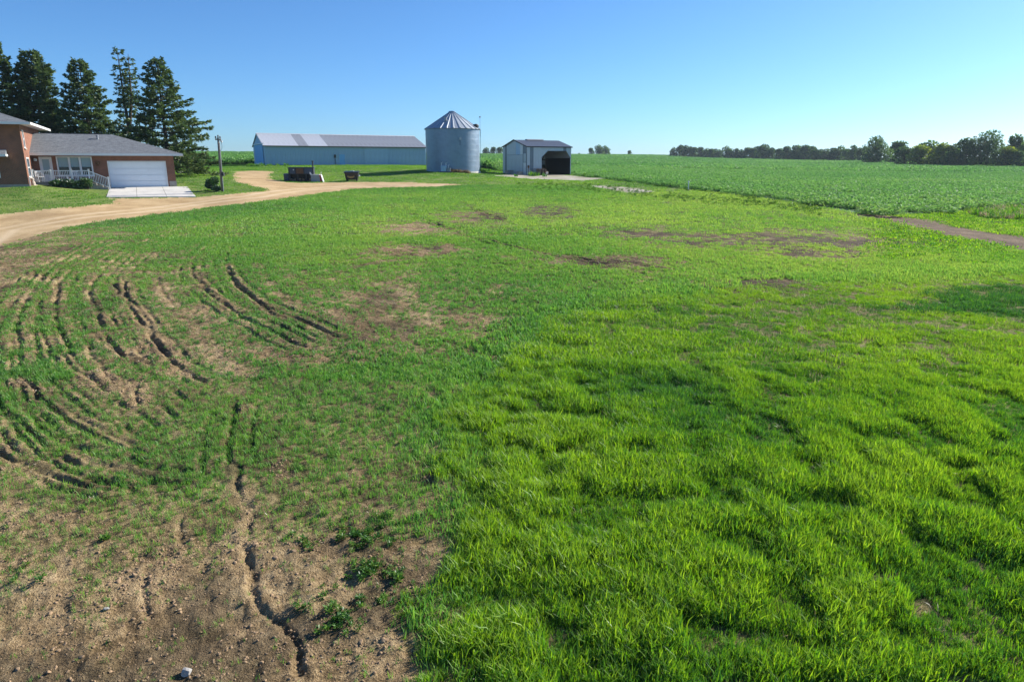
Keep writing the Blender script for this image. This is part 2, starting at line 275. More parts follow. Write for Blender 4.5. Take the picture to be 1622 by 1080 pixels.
def ground_mats():
    m, t, o = nodes('soil_field'); N = NT(t); v = N.coord()
    n1 = N.noise(.9, 6, .65, v); n2 = N.noise(9, 5, .7, v); n3 = N.noise(45, 3, .7, v)
    f = N.math('ADD', N.math('MULTIPLY', n1, .38), N.math('ADD', N.math('MULTIPLY', n2, .37), N.math('MULTIPLY', n3, .25)))
    dry = N.ramp(f, [(.34, (.06, .040, .020)), (.44, (.18, .122, .064)), (.51, (.34, .24, .130)), (.61, (.54, .41, .24))])
    wet = N.ramp(f, [(.35, (.042, .031, .019)), (.5, (.09, .066, .041)), (.65, (.17, .13, .085))])
    soil = N.mix(N.attr('moist'), dry, wet)
    th = N.ramp(N.math('ADD', N.math('MULTIPLY', n1, .4), N.math('MULTIPLY', n3, .6)), [(.35, (.04, .06, .018)), (.5, (.09, .14, .03)), (.68, (.17, .24, .05))])
    col = N.mix(N.attr('cov'), soil, th)
    N.bsdf(o, col, .95, 0, N.math('ADD', n2, N.math('MULTIPLY', n3, .6)), .9, .10, spec=.15); M['field'] = m
    m, t, o = nodes('gravel_drive'); N = NT(t); v = N.coord()
    n1 = N.noise(.35, 5, .6, v); n2 = N.noise(14, 4, .7, v); n3 = N.noise(2.5, 4, .6, v)
    f = N.math('ADD', N.math('MULTIPLY', n1, .5), N.math('ADD', N.math('MULTIPLY', n2, .25), N.math('MULTIPLY', n3, .25)))
    col = N.ramp(f, [(.34, (.30, .20, .095)), (.47, (.43, .30, .155)), (.56, (.53, .385, .21)), (.68, (.62, .47, .29))])
    col = N.mix(N.math('MULTIPLY', N.attr('cov'), .75, True), col, (.66, .52, .34))
    N.bsdf(o, col, .95, 0, n2, .5, .02, spec=.15); M['drive'] = m
    m, t, o = nodes('lawn_grass'); N = NT(t); v = N.coord()
    n1 = N.noise(.22, 5, .6, v); n2 = N.noise(6, 4, .7, v)
    f = N.math('ADD', N.math('MULTIPLY', n1, .6), N.math('MULTIPLY', n2, .4))
    col = N.ramp(f, [(.33, (.07, .11, .025)), (.5, (.13, .19, .04)), (.66, (.22, .27, .07))])
    N.bsdf(o, col, .9, 0, n2, .8, .08, spec=.2); M['lawn'] = m
    m, t, o = nodes('track_dirt'); N = NT(t); v = N.coord()
    f = N.math('ADD', N.math('MULTIPLY', N.noise(.8, 6, .65, v), .6), N.math('MULTIPLY', N.noise(12, 4, .7, v), .4))
    col = N.ramp(f, [(.34, (.05, .034, .020)), (.5, (.125, .086, .05)), (.66, (.23, .165, .105))]); N.bsdf(o, col, .95, 0, f, .8, .1, spec=.15); M['track'] = m
    m, t, o = nodes('crop_soil'); N = NT(t); v = N.coord()
    f = N.math('ADD', N.math('MULTIPLY', N.noise(.02, 4, .6, v), .5), N.math('MULTIPLY', N.noise(.7, 4, .7, v), .5))
    col = N.ramp(f, [(.3, (.05, .12, .04)), (.5, (.08, .18, .06)), (.7, (.12, .23, .08))]); N.bsdf(o, col, .9, 0, spec=.2); M['crop'] = m
    m, t, o = nodes('grey_gravel'); N = NT(t); v = N.coord()
    f = N.math('ADD', N.math('MULTIPLY', N.noise(.6, 5, .65, v), .6), N.math('MULTIPLY', N.noise(9, 4, .7, v), .4))
    col = N.ramp(f, [(.34, (.14, .16, .06)), (.45, (.30, .28, .19)), (.60, (.48, .45, .39))]); N.bsdf(o, col, .95, 0, f, .5, .03, spec=.15); M['gravel'] = m
ground_mats()
G_ST = [(.05, (.026, .088, .034)), (.33, (.062, .18, .036)), (.62, (.15, .315, .036)), (.9, (.30, .45, .06))]
leafy('grass_blade', G_ST, .50, .022, rough=.45)
leafy('sprout_blade', [(.05, (.07, .185, .05)), (.4, (.125, .295, .062)), (.7, (.225, .40, .075)), (.98, (.37, .49, .11))], .48, .02, rough=.5)
leafy('seed_head', [(.1, (.22, .24, .10)), (.6, (.36, .32, .18)), (.95, (.48, .38, .27))], .4, .03)
leafy('crop_leaf', [(.05, (.08, .21, .06)), (.45, (.155, .33, .09)), (.75, (.22, .40, .11)), (.98, (.33, .46, .13))], .40, .028, rough=.5)
leafy('weed_leaf', [(.1, (.03, .10, .015)), (.55, (.06, .17, .02)), (.95, (.15, .25, .03))], .35, .03)
leafy('dry_weed', [(.1, (.14, .11, .05)), (.6, (.28, .22, .11)), (.95, (.40, .33, .19))], .3, .05)
leafy('pine_needle', [(.05, (.034, .066, .028)), (.5, (.085, .140, .045)), (.95, (.18, .24, .07))], .3, .03, inst=False)
leafy('oak_leaf', [(.05, (.04, .075, .03)), (.5, (.07, .13, .042)), (.95, (.16, .24, .06))], .42, .02, inst=False)
leafy('pale_leaf', [(.05, (.07, .12, .025)), (.5, (.15, .22, .035)), (.95, (.27, .32, .05))], .42, .02, inst=False)
leafy('shrub_leaf', [(.05, (.015, .045, .012)), (.5, (.035, .095, .018)), (.95, (.09, .17, .03))], .25, .08, inst=False)
plain('bark', (.075, .058, .045), .9, 0, .35, 6)
plain('pole_wood', (.20, .175, .15), .9, 0, .3, 9, streak=.3)
plain('white_paint', (.74, .75, .75), .45, 0, .05, 2)
plain('white_vinyl', (.78, .79, .80), .4, 0, .04, 2)
plain('door_white', (.80, .86, .92), .45, 0, .04, 1.2)
plain('soffit', (.66, .66, .65), .6, 0, .05)
plain('concrete', (.56, .54, .50), .85, 0, .16, 1.1)
plain('foundation', (.36, .32, .28), .9, 0, .2, 4)
plain('deck_grey', (.20, .22, .25), .7, 0, .15, 5)
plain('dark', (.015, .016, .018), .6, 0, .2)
plain('shade_cloth', (.30, .42, .45), .7, 0, .05)
plain('steel_blue', (.38, .53, .67), .45, .0, .07, .7, streak=.10)
plain('steel_blue_door', (.19, .46, .76), .45, .0, .06, .7, streak=.08)
plain('steel_light', (.46, .51, .55), .40, .25, .07, .7, streak=.12)
plain('steel_dark', (.17, .21, .25), .42, .25, .10, .7, streak=.12)
plain('steel_white', (.62, .66, .68), .42, .15, .05, .7)
plain('galv', (.22, .30, .39), .40, .35, .10, 1.3, streak=.10)
plain('galv_roof', (.38, .43, .49), .6, .3, .10, 1.3, streak=.12)
plain('roof_bright', (.78, .79, .79), .42, .35, .06, .8, streak=.12)
plain('roof_grey', (.46, .47, .48), .46, .35, .12, .8, streak=.4)
plain('roof_slate', (.17, .19, .23), .45, .3, .08, .8)
plain('black_plastic', (.018, .018, .02), .42, 0, .2)
plain('amber', (.42, .24, .05), .5, 0, .1)
plain('grey_metal', (.28, .30, .33), .5, .4, .12)
plain('navy', (.045, .07, .11), .5, .2, .15)
plain('charcoal', (.03, .034, .042), .6, .1, .25)
plain('rust', (.16, .085, .045), .85, .1, .3, 6)
plain('red', (.45, .035, .025), .5, 0, .1)
plain('log', (.24, .17, .10), .9, 0, .35, 9)
plain('pallet', (.26, .19, .14), .9, 0, .3, 7)
plain('stone', (.42, .36, .31), .9, 0, .25, 5)
plain('pale_rock', (.36, .35, .33), .85, 0, .2, 14)
plain('clod', (.30, .205, .12), .95, 0, .35, 8)
plain('brown_wood', (.10, .075, .055), .85, 0, .25, 5)
def brick_mat():
    m, t, o = nodes('brick'); N = NT(t); v = N.coord()
    sx = N.n('ShaderNodeSeparateXYZ'); N.l(v, sx.inputs[0]); g = N.n('ShaderNodeNewGeometry')
    cx = N.n('ShaderNodeCombineXYZ'); N.l(N.math('ADD', sx.outputs[0], sx.outputs[1]), cx.inputs[0]); N.l(sx.outputs[2], cx.inputs[1])
    b = N.n('ShaderNodeTexBrick'); N.l(cx.outputs[0], b.inputs['Vector']); b.inputs['Scale'].default_value = 1
    b.inputs['Brick Width'].default_value = .21; b.inputs['Row Height'].default_value = .076; b.inputs['Mortar Size'].default_value = .011; b.inputs['Mortar Smooth'].default_value = .2
    b.inputs['Color1'].default_value = (.25, .088, .048, 1); b.inputs['Color2'].default_value = (.15, .05, .032, 1); b.inputs['Mortar'].default_value = (.31, .25, .20, 1)
    n = N.noise(1.3, 5, .65, v); col = N.mix(.35, b.outputs[0], N.ramp(n, [(.3, (.11, .042, .03)), (.7, (.36, .15, .085))]))
    N.bsdf(o, col, .9, 0, b.outputs['Fac'], -.6, .012, spec=.2); M['brick'] = m
    m, t, o = nodes('shingle'); N = NT(t); v = N.coord()
    b = N.n('ShaderNodeTexBrick'); mp = N.n('ShaderNodeMapping'); mp.inputs['Scale'].default_value = (1, 1, 0); N.l(v, mp.inputs[0]); N.l(mp.outputs[0], b.inputs['Vector'])
    b.inputs['Scale'].default_value = 1; b.inputs['Brick Width'].default_value = .32; b.inputs['Row Height'].default_value = .14; b.inputs['Mortar Size'].default_value = .006
    b.inputs['Color1'].default_value = (.20, .22, .24, 1); b.inputs['Color2'].default_value = (.11, .12, .135, 1); b.inputs['Mortar'].default_value = (.07, .07, .07, 1)
    n = N.noise(5, 5, .75, v); col = N.mix(.5, b.outputs[0], N.ramp(n, [(.3, (.07, .078, .09)), (.5, (.155, .17, .19)), (.72, (.28, .29, .30))]))
    N.bsdf(o, col, .95, 0, n, .4, .02, spec=.2); M['shingle'] = m
    m, t, o = nodes('glass'); N = NT(t); N.bsdf(o, (.012, .018, .022), .06, 0, spec=.8); M['glass'] = m
brick_mat()

# ------------------------------------------------------------------ mesh helpers
class MB:
    def __init__(s): s.v = []; s.f = []
    def add(s, vs, fs):
        k = len(s.v); s.v += [tuple(map(float, p)) for p in vs]; s.f += [tuple(i + k for i in q) for q in fs]; return s
    def box(s, x0, x1, y0, y1, z0, z1):
        return s.add([(x, y, z) for z in (z0, z1) for y in (y0, y1) for x in (x0, x1)], [(0, 2, 3, 1), (4, 5, 7, 6), (0, 1, 5, 4), (2, 6, 7, 3), (0, 4, 6, 2), (1, 3, 7, 5)])
    def bar(s, a, b, w, h=None, up=(0, 0, 1)):
        a = Vector(a); b = Vector(b); d = (b - a).normalized(); u = Vector(up)
        if abs(d.dot(u)) > .98: u = Vector((0, 1, 0))
        r = d.cross(u).normalized(); u = r.cross(d); h = h or w; r *= w / 2; u *= h / 2
        return s.add([p + i * r + j * u for p in (a, b) for i, j in ((-1, -1), (1, -1), (1, 1), (-1, 1))], [(0, 3, 2, 1), (4, 5, 6, 7), (0, 1, 5, 4), (1, 2, 6, 5), (2, 3, 7, 6), (3, 0, 4, 7)])
    def tube(s, pts, rad, n=8, cap=True):
        pts = [Vector(p) for p in pts]; rad = rad if hasattr(rad, '__len__') else [rad] * len(pts); vs = []; fs = []
        for i, p in enumerate(pts):
            d = (pts[min(i + 1, len(pts) - 1)] - pts[max(i - 1, 0)]).normalized(); u = Vector((0, 0, 1)) if abs(d.z) < .9 else Vector((1, 0, 0)); r = d.cross(u).normalized(); u = r.cross(d)
            vs += [p + (r * math.cos(2 * math.pi * k / n) + u * math.sin(2 * math.pi * k / n)) * rad[i] for k in range(n)]
        for i in range(len(pts) - 1):
            fs += [(i * n + k, i * n + (k + 1) % n, (i + 1) * n + (k + 1) % n, (i + 1) * n + k) for k in range(n)]
        if cap: fs += [tuple(range(n))[::-1], tuple(range((len(pts) - 1) * n, len(pts) * n))]
        return s.add(vs, fs)
    def lathe(s, prof, n=32, a0=0, a1=2 * math.pi, c=(0, 0, 0)):
        full = abs(a1 - a0 - 2 * math.pi) < 1e-6; m = n if full else n + 1; vs = []
        for r, z in prof: vs += [(c[0] + r * math.cos(a0 + (a1 - a0) * k / n), c[1] + r * math.sin(a0 + (a1 - a0) * k / n), c[2] + z) for k in range(m)]
        fs = [(i * m + k, i * m + (k + 1) % m, (i + 1) * m + (k + 1) % m, (i + 1) * m + k) for i in range(len(prof) - 1) for k in range(n)]
        return s.add(vs, fs)
    def prism(s, poly, axis, a, b):
        mk = (lambda p, q: (p[0], q, p[1])) if axis == 'y' else (lambda p, q: (q, p[0], p[1])) if axis == 'x' else (lambda p, q: (p[0], p[1], q))
        k = len(poly); vs = [mk(p, a) for p in poly] + [mk(p, b) for p in poly]
        return s.add(vs, [tuple(range(k)), tuple(range(2 * k - 1, k - 1, -1))] + [(i, i + k, (i + 1) % k + k, (i + 1) % k) for i in range(k)])
    def mesh(s, name, mat, smooth=False):
        me = bpy.data.meshes.new(name); me.from_pydata(s.v, [], s.f); me.materials.append(M[mat] if isinstance(mat, str) else mat)
        if smooth: me.polygons.foreach_set('use_smooth', [True] * len(me.polygons))
        import bmesh
        bm = bmesh.new(); bm.from_mesh(me); bmesh.ops.recalc_face_normals(bm, faces=bm.faces); bm.to_mesh(me); bm.free(); me.update(); return me
def link(name, me, parent=None, loc=(0, 0, 0), rot=(0, 0, 0)):
    o = bpy.data.objects.new(name, me); COL.objects.link(o); o.location = loc; o.rotation_euler = rot
    if parent: o.parent = parent
    return o
def part(name, mb, mat, parent, loc=(0, 0, 0), rot=(0, 0, 0), smooth=False, label=None):
    o = link(name, mb.mesh(name, mat, smooth), parent, loc, rot)
    if label: o['label'] = label
    return o
def tag(o, label, cat, group=None, kind=None):
    o['label'] = label; o['category'] = cat
    if group: o['group'] = group
    if kind: o['kind'] = kind
    return o
def thing(name, label, cat, loc=(0, 0, 0), rz=0, group=None):
    o = bpy.data.objects.new(name, None); COL.objects.link(o); o.location = loc; o.rotation_euler = (0, 0, rz); o.empty_display_size = .3
    return tag(o, label, cat, group)
def rawmesh(name, V, F, mat, attrs=None, smooth=False, loops=4):
    V = np.asarray(V, np.float32); F = np.asarray(F, np.int32); me = bpy.data.meshes.new(name)
    me.vertices.add(len(V)); me.vertices.foreach_set('co', V.ravel()); me.loops.add(F.size); me.loops.foreach_set('vertex_index', F.ravel())
    k = F.shape[1]; me.polygons.add(len(F)); me.polygons.foreach_set('loop_start', np.arange(len(F), dtype=np.int32) * k)
    me.polygons.foreach_set('loop_total', np.full(len(F), k, np.int32))
    if smooth: me.polygons.foreach_set('use_smooth', np.ones(len(F), bool))
    for a, val in (attrs or {}).items():
        at_ = me.attributes.new(a, 'FLOAT', 'POINT'); at_.data.foreach_set('value', np.asarray(val, np.float32))
    if mat: me.materials.append(M[mat] if isinstance(mat, str) else mat)
    me.update(calc_edges=True); return me

# ------------------------------------------------------------------ the ground, cut into its surfaces
Ya = np.r_[np.linspace(-40, 3, 14), np.arange(3.5, 33, .052), 33 * np.exp(np.linspace(0, math.log(125 / 33), 190)), 125 * np.exp(np.linspace(.03, math.log(3500 / 125), 110))]
Ua = np.r_[np.linspace(-1.9, -.95, 26)[:-1], np.linspace(-.95, 0, 640), np.linspace(0, .95, 330)[1:], np.linspace(.95, 1.9, 26)[1:]]
XX = Ua[None, :] * (np.abs(Ya)[:, None] + 3.5); YY = np.repeat(Ya[:, None], len(Ua), 1)
ZN = zone(XX, YY); ZZ = zfull(XX, YY, ZN)
AP0, AP1 = hit(168.5, 313), hit(310.5, 312.2)               # apron front corners
AP_b = [AP0, AP1, fr(HO, 6.35, -.0)[:2], fr(HO, -.12, 0)[:2]]
padm = inpoly(XX, YY, np.array(AP_b)); 
COV = cover(XX, YY); PT = patch(XX, YY); MO = np.clip(PT * .9 * sstep(-6, 2, XX) + sstep(28, 60, YY) * .55 * sstep(-14, 2, XX) + sstep(.5, .7, fbm(XX * .7, YY * .7, 91, 4)) * .75 - .05, 0, 1)
COV = np.clip(COV * (.30 + .5 * sstep(18, 50, YY) + .15 * inpoly(XX, YY, P_tall)) * (1 - np.clip(PT * 1.3, 0, 1)), 0, 1)
P_mid = hits([(-100, 425), (0, 365), (100, 347), (200, 336), (300, 324), (400, 312), (470, 301), (560, 294.5), (690, 293.5)]); rm_ = (ZN == 1); dm_ = dline(XX[rm_], YY[rm_], P_mid) + .3 * (fbm(XX[rm_] * .4, YY[rm_] * .4, 97) - .5)
COV[rm_] = np.exp(-((dm_ - .8) / .3) ** 2) * (.4 + fbm(XX[rm_] * .5, YY[rm_] * .5, 98))
H_, W_ = XX.shape; idx = np.arange(H_ * W_).reshape(H_, W_)
F = np.stack([idx[:-1, :-1], idx[:-1, 1:], idx[1:, 1:], idx[1:, :-1]], -1).reshape(-1, 4)
cxm = (XX[:-1, :-1] + XX[1:, 1:]) / 2; cym = (YY[:-1, :-1] + YY[1:, 1:]) / 2
FZ = zone(cxm, cym).ravel()
Vv = np.stack([XX, YY, ZZ], -1).reshape(-1, 3)
names = {0: ('field_ground', 'field', 'sloping field of tan soil between the grass and the gravel drive', 'field'),
         1: ('gravel_driveway', 'drive', 'tan gravel driveway curving past the brick house', 'driveway'),
         2: ('lawn', 'lawn', 'mown lawn round the house and the metal bin', 'lawn'),
         3: ('dirt_track', 'track', 'bare brown dirt track beside the crop', 'track'),
         4: ('crop_ground', 'crop', 'ground under the green crop rising to the horizon', 'field'),
         5: ('gravel_patch', 'gravel', 'grey gravel in front of the small open shed', 'gravel')}
for k, (nm, mt, lb, ct) in names.items():
    f = F[FZ == k]; u, inv = np.unique(f, return_inverse=True)
    me = rawmesh(nm, Vv[u], inv.reshape(-1, 4), mt, {'cov': COV.ravel()[u], 'moist': MO.ravel()[u]}, True)
    tag(link(nm, me), lb, ct, None, 'structure')
def gz(x, y): return float(zfull(np.array([x]), np.array([y]))[0])
def gp(px, py, dz=0):
    h = hit(px, py); return (h[0], h[1], gz(h[0], h[1]) + dz)

# ------------------------------------------------------------------ brick house
H = thing('brick_house', 'red brick farmhouse with grey shingle hip roof and white double garage door', 'house', HO, TH)
def wall_cells(mb, s0, s1, h0, h1, t0, t1, ops):
    xs = sorted({s0, s1, *[o[0] for o in ops], *[o[1] for o in ops]}); hs = sorted({h0, h1, *[o[2] for o in ops], *[o[3] for o in ops]})
    for a, b in zip(xs[:-1], xs[1:]):
        run = None
        for c, d in list(zip(hs[:-1], hs[1:])) + [(None, None)]:
            solid = c is not None and not any(o[0] <= a and b <= o[1] and o[2] <= c and d <= o[3] for o in ops)
            if solid: run = (run[0], d) if run else (c, d)
            elif run: mb.box(a, b, t0, t1, *run); run = None
DW, DH = 4.69, 2.26
WL, WR, EH = -5.63, 5.40, 2.86
b = MB(); wall_cells(b, WL, WR, -.15, EH, 0, .22, [(0, DW, -.2, DH), (-5.12, -4.18, .5, 2.62), (-3.86, -1.16, 1.02, 2.66)]); b.box(WR - .22, WR, .22, 7.2, -.15, EH); b.box(WL, WR - .22, 6.98, 7.2, -.15, EH)
part('wall', b, 'brick', H)
b = MB(); b.box(DW + .14, WR + .03, -.03, .25, -.3, .47); part('foundation', b, 'foundation', H)
def hip(s0, s1, t0, t1, z, rise, r0, r1, rt, th=.06):
    m = MB(); e = [(s0, t0, z), (s1, t0, z), (s1, t1, z), (s0, t1, z)]; r = [(r0, rt, z + rise), (r1, rt, z + rise)]
    up = [(x, y, q + th) for x, y, q in e + r]
    return m.add(up + e, [(0, 1, 5, 4), (1, 2, 5), (2, 3, 4, 5), (3, 0, 4), (0, 6, 7, 1), (1, 7, 8, 2), (2, 8, 9, 3), (3, 9, 6, 0), (6, 9, 8, 7)])
ov = .78
rf = part('roof', hip(WL - .0, WR + ov, -ov, 7.2 + ov, EH + .02, 1.78, WL, .5, 3.6), 'shingle', H)
b = MB(); b.box(WL, WR + ov - .03, -ov - .045, -ov - .002, EH - .12, EH + .085); b.box(WR + ov + .002, WR + ov + .04, -ov, 7.2 + ov, EH - .12, EH + .085); part('fascia', b, 'white_paint', rf)
b = MB(); b.box(WL, WR + ov - .02, -ov + .01, -.003, EH - .05, EH - .015); b.box(WR + .003, WR + ov - .02, 0, 7.2 + ov, EH - .05, EH - .015); part('soffit', b, 'soffit', rf)
b = MB()
for k in range(18): b.box(WL + .34 * k, WL + .34 * k + .31, 3.5, 3.7, EH + 1.82, EH + 1.875)
part('ridge_cap', b, 'shingle', rf)
for x, y in ((-3.2, 4.6), (-.6, 2.4)): part('roof_vent', MB().lathe([(.09, 0), (.09, .45), (.13, .45), (.13, .52), (0, .55)], 10, c=(x, y, EH + 1.2)), 'grey_metal', rf)
gdoor = part('garage_door', MB().box(.07, DW - .07, .13, .17, -.04, DH - .06), 'door_white', H)
pm = MB(); pm.box(.075, DW - .075, .085, .128, .01, .535)
for j in range(8):
    x0 = .16 + j * .557; pm.box(x0, x0 + .47, .076, .084, .09, .455)
pme = pm.mesh('panel', 'door_white')
for j in range(4): link('panel', pme, gdoor, (0, 0, .555 * j - .03))
b = MB(); b.box(-.02, .068, -.02, .13, -.06, DH + .03); b.box(DW - .068, DW + .02, -.02, .13, -.06, DH + .03); b.box(.07, DW - .07, -.02, .13, DH - .055, DH + .03); part('garage_frame', b, 'white_paint', H)
# entry door
ed = part('entry_door', MB().box(-5.02, -4.28, .07, .12, .53, 2.54), 'white_paint', H)
b = MB(); b.box(-5.12, -5.025, -.02, .14, .5, 2.62); b.box(-4.275, -4.18, -.02, .14, .5, 2.62); b.box(-5.02, -4.28, -.02, .14, 2.545, 2.62); part('frame', b, 'white_paint', ed)
part('pane', MB().box(-4.90, -4.40, .055, .068, 1.45, 2.42), 'shade_cloth', ed); part('pane', MB().box(-4.90, -4.40, .055, .068, 1.12, 1.40), 'glass', ed); part('handle', MB().bar((-4.36, .05, 1.5), (-4.36, .05, 1.62), .03), 'grey_metal', ed)
# triple window
tw = part('window', MB().box(-3.86, -1.16, .16, .18, 1.02, 2.66), 'dark', H)
b = MB()
for x0, x1 in ((-3.86, -3.75), (-2.99, -2.83), (-2.18, -2.02), (-1.27, -1.16)): b.box(x0, x1, -.025, .155, 1.02, 2.66)
for x0, x1 in ((-3.75, -2.99), (-2.83, -2.18), (-2.02, -1.27)): b.box(x0, x1, -.02, .155, 2.57, 2.66); b.box(x0, x1, -.02, .155, 1.02, 1.10)
part('frame', b, 'white_paint', tw); part('sill', MB().box(-3.92, -1.10, -.06, -.002, .95, 1.03), 'white_paint', tw)
for x0, x1 in ((-3.74, -3.0), (-2.82, -2.19), (-2.01, -1.28)):
    p = part('pane', MB().box(x0, x1, .09, .1, 1.11, 2.56), 'glass', tw); part('blind', MB().box(x0 + .01, x1 - .01, .07, .085, 1.78, 2.56), 'shade_cloth', tw)
part('wall_lantern', MB().box(-.85, -.66, -.10, -.003, 1.85, 1.93).lathe([(.0, 0), (.09, .05), (.11, .2), (.02, .33)], 10, c=(-.76, -.13, 1.95)).box(-.95, -.58, -.05, -.003, 2.0, 2.2), 'rust', H)
part('porch_lamp', MB().lathe([(0, -.12), (.12, -.1), (.14, .05), (.05, .13), (0, .13)], 14, c=(-5.37, -.12, 2.38)).box(-5.43, -5.31, -.08, -.002, 2.3, 2.48), 'white_paint', H)
# tall block
BS0, BS1, BT0, BT1, BH = -17.5, WL, -3.9, 7.8, 5.16
b = MB(); wall_cells(b, BS0, BS1 - .22, -.1, BH, BT0, BT0 + .22, [(-9.1, -7.43, .95, 2.15)]); m2 = MB(); wall_cells(m2, BT0, BT1, -.1, BH, 0, .22, [(-3.15, -2.35, 3.28, 4.72), (-3.2, -1.75, .95, 2.55)])
b.add([(BS1 - y, x, z) for x, y, z in m2.v], m2.f); b.box(BS0, BS0 + .22, BT0 + .23, BT1, -.1, BH); b.box(BS0 + .23, BS1 - .23, BT1 - .22, BT1, -.1, BH)
part('wall', b, 'brick', H)
part('foundation', MB().box(BS0, BS1 + .03, BT0 - .03, BT0 - .004, -.2, .42), 'foundation', H)
uo = .86
ur = part('roof', hip(BS0 - uo, BS1 + uo, BT0 - uo, BT1 + uo, BH + .03, 2.35, BS0 + 5.6, BS1 - 5.6, 1.95), 'shingle', H)
b = MB(); b.box(BS0 - uo, BS1 + uo - .03, BT0 - uo - .04, BT0 - uo - .002, BH - .09, BH + .10); b.box(BS1 + uo + .002, BS1 + uo + .04, BT0 - uo, BT1 + uo, BH - .09, BH + .10); part('fascia', b, 'white_paint', ur)
b = MB(); b.box(BS0 - uo, BS1 + uo - .02, BT0 - uo + .01, BT0 - .003, BH - .04, BH - .01); b.box(BS1 + .003, BS1 + uo - .02, BT0, BT1 + uo, BH - .04, BH - .01); part('soffit', b, 'white_paint', ur)
def side_window(t0, t1, h0, h1):
    wd = part('window', MB().box(BS1 - .17, BS1 - .15, t0, t1, h0, h1), 'dark', H); b = MB(); x0, x1 = BS1 - .145, BS1 + .03
    b.box(x0, x1, t0, t0 + .09, h0, h1); b.box(x0, x1, t1 - .09, t1, h0, h1); b.box(x0, x1, t0 + .09, t1 - .09, h1 - .09, h1); b.box(x0, x1, t0 + .09, t1 - .09, h0, h0 + .09); b.box(x0, x1 - .03, t0 + .09, t1 - .09, (h0 + h1) / 2 - .03, (h0 + h1) / 2 + .03)
    part('frame', b, 'white_paint', wd); part('sill', MB().box(BS1 + .002, BS1 + .09, t0 - .06, t1 + .06, h0 - .09, h0 - .003), 'foundation', wd); part('pane', MB().box(BS1 - .11, BS1 - .10, t0 + .092, t1 - .092, h0 + .092, h1 - .092), 'glass', wd)
side_window(-3.15, -2.35, 3.28, 4.72); side_window(-3.2, -1.75, .95, 2.55)
fw = part('window', MB().box(-9.1, -7.43, BT0 + .15, BT0 + .17, .95, 2.15), 'dark', H); b = MB()
b.box(-9.1, -9.0, BT0 - .03, BT0 + .14, .95, 2.15); b.box(-7.53, -7.43, BT0 - .03, BT0 + .14, .95, 2.15); b.box(-9.0, -7.53, BT0 - .03, BT0 + .14, 2.05, 2.15); b.box(-9.0, -7.53, BT0 - .03, BT0 + .14, .95, 1.05); b.box(-8.3, -8.22, BT0 - .02, BT0 + .14, 1.05, 2.05); part('frame', b, 'white_paint', fw); part('pane', MB().box(-8.99, -7.54, BT0 + .09, BT0 + .1, 1.06, 2.04), 'glass', fw)
lr = part('lower_roof', MB().prism([(BT0 - .002, 3.15), (BT0 - 1.0, 2.76), (BT0 - 1.0, 2.68), (BT0 - .002, 2.68)], 'x', -14, -6.75), 'shingle', H)
part('fascia', MB().box(-14, -6.75, BT0 - 1.05, BT0 - 1.003, 2.6, 2.78).box(-6.745, -6.70, BT0 - 1.05, BT0 - .002, 2.62, 2.78), 'white_paint', lr)
part('downspout', MB().bar((BS1 + .06, BT0 + .12, .1), (BS1 + .06, BT0 + .12, 1.0), .07), 'white_paint', H)
# porch
PD, PF = -1.75, .56
pd = part('porch_deck', MB().box(WL + .03, -1.45, PD, -.002, PF - .08, PF), 'deck_grey', H)
part('skirt', MB().box(WL + .03, -1.45, PD + .03, PD + .08, -.1, PF - .085), 'deck_grey', pd)
st = part('porch_steps', MB().box(-1.44, -.98, PD + .1, -.1, -.2, .40).box(-.97, -.52, PD + .1, -.1, -.2, .22).box(-.51, -.14, PD + .1, -.1, -.2, .05), 'foundation', H)
rl = part('porch_railing', MB().box(WL + .1, -1.50, PD + .02, PD + .08, PF + .88, PF + .94).box(WL + .1, -1.50, PD + .025, PD + .075, PF + .08, PF + .13), 'white_vinyl', H)
for x in (WL + .1, -4.25, -2.75, -1.45): part('post', MB().box(x - .055, x + .055, PD - .005, PD + .105, PF - .1, PF + 1.0).box(x - .075, x + .075, PD - .025, PD + .125, PF + 1.0, PF + 1.04), 'white_vinyl', rl)
bal = MB().box(-.018, .018, -.018, .018, .0, .74).mesh('baluster', 'white_vinyl')
x = WL + .24
while x < -1.56:
    if min(abs(x - p) for p in (-4.25, -2.75)) > .08: link('baluster', bal, rl, (x, PD + .05, PF + .135))
    x += .125
sr = part('stair_railing', MB().bar((-1.39, PD + .05, PF + .86), (-.08, PD + .05, .80), .06, .06).bar((-1.39, PD + .05, PF + .1), (-.08, PD + .05, .05), .05, .05), 'white_vinyl', H)
part('post', MB().box(-.09, .02, PD - .005, PD + .105, -.35, .9).box(-.11, .04, PD - .025, PD + .125, .9, .94), 'white_vinyl', sr)
bal2 = MB().box(-.018, .018, -.018, .018, .0, .70).mesh('baluster', 'white_vinyl')
for k in range(10):
    x = -1.29 + .125 * k; f = (x + 1.39) / 1.31; link('baluster', bal2, sr, (x, PD + .05, PF + .12 + f * (.07 - PF - .10)))
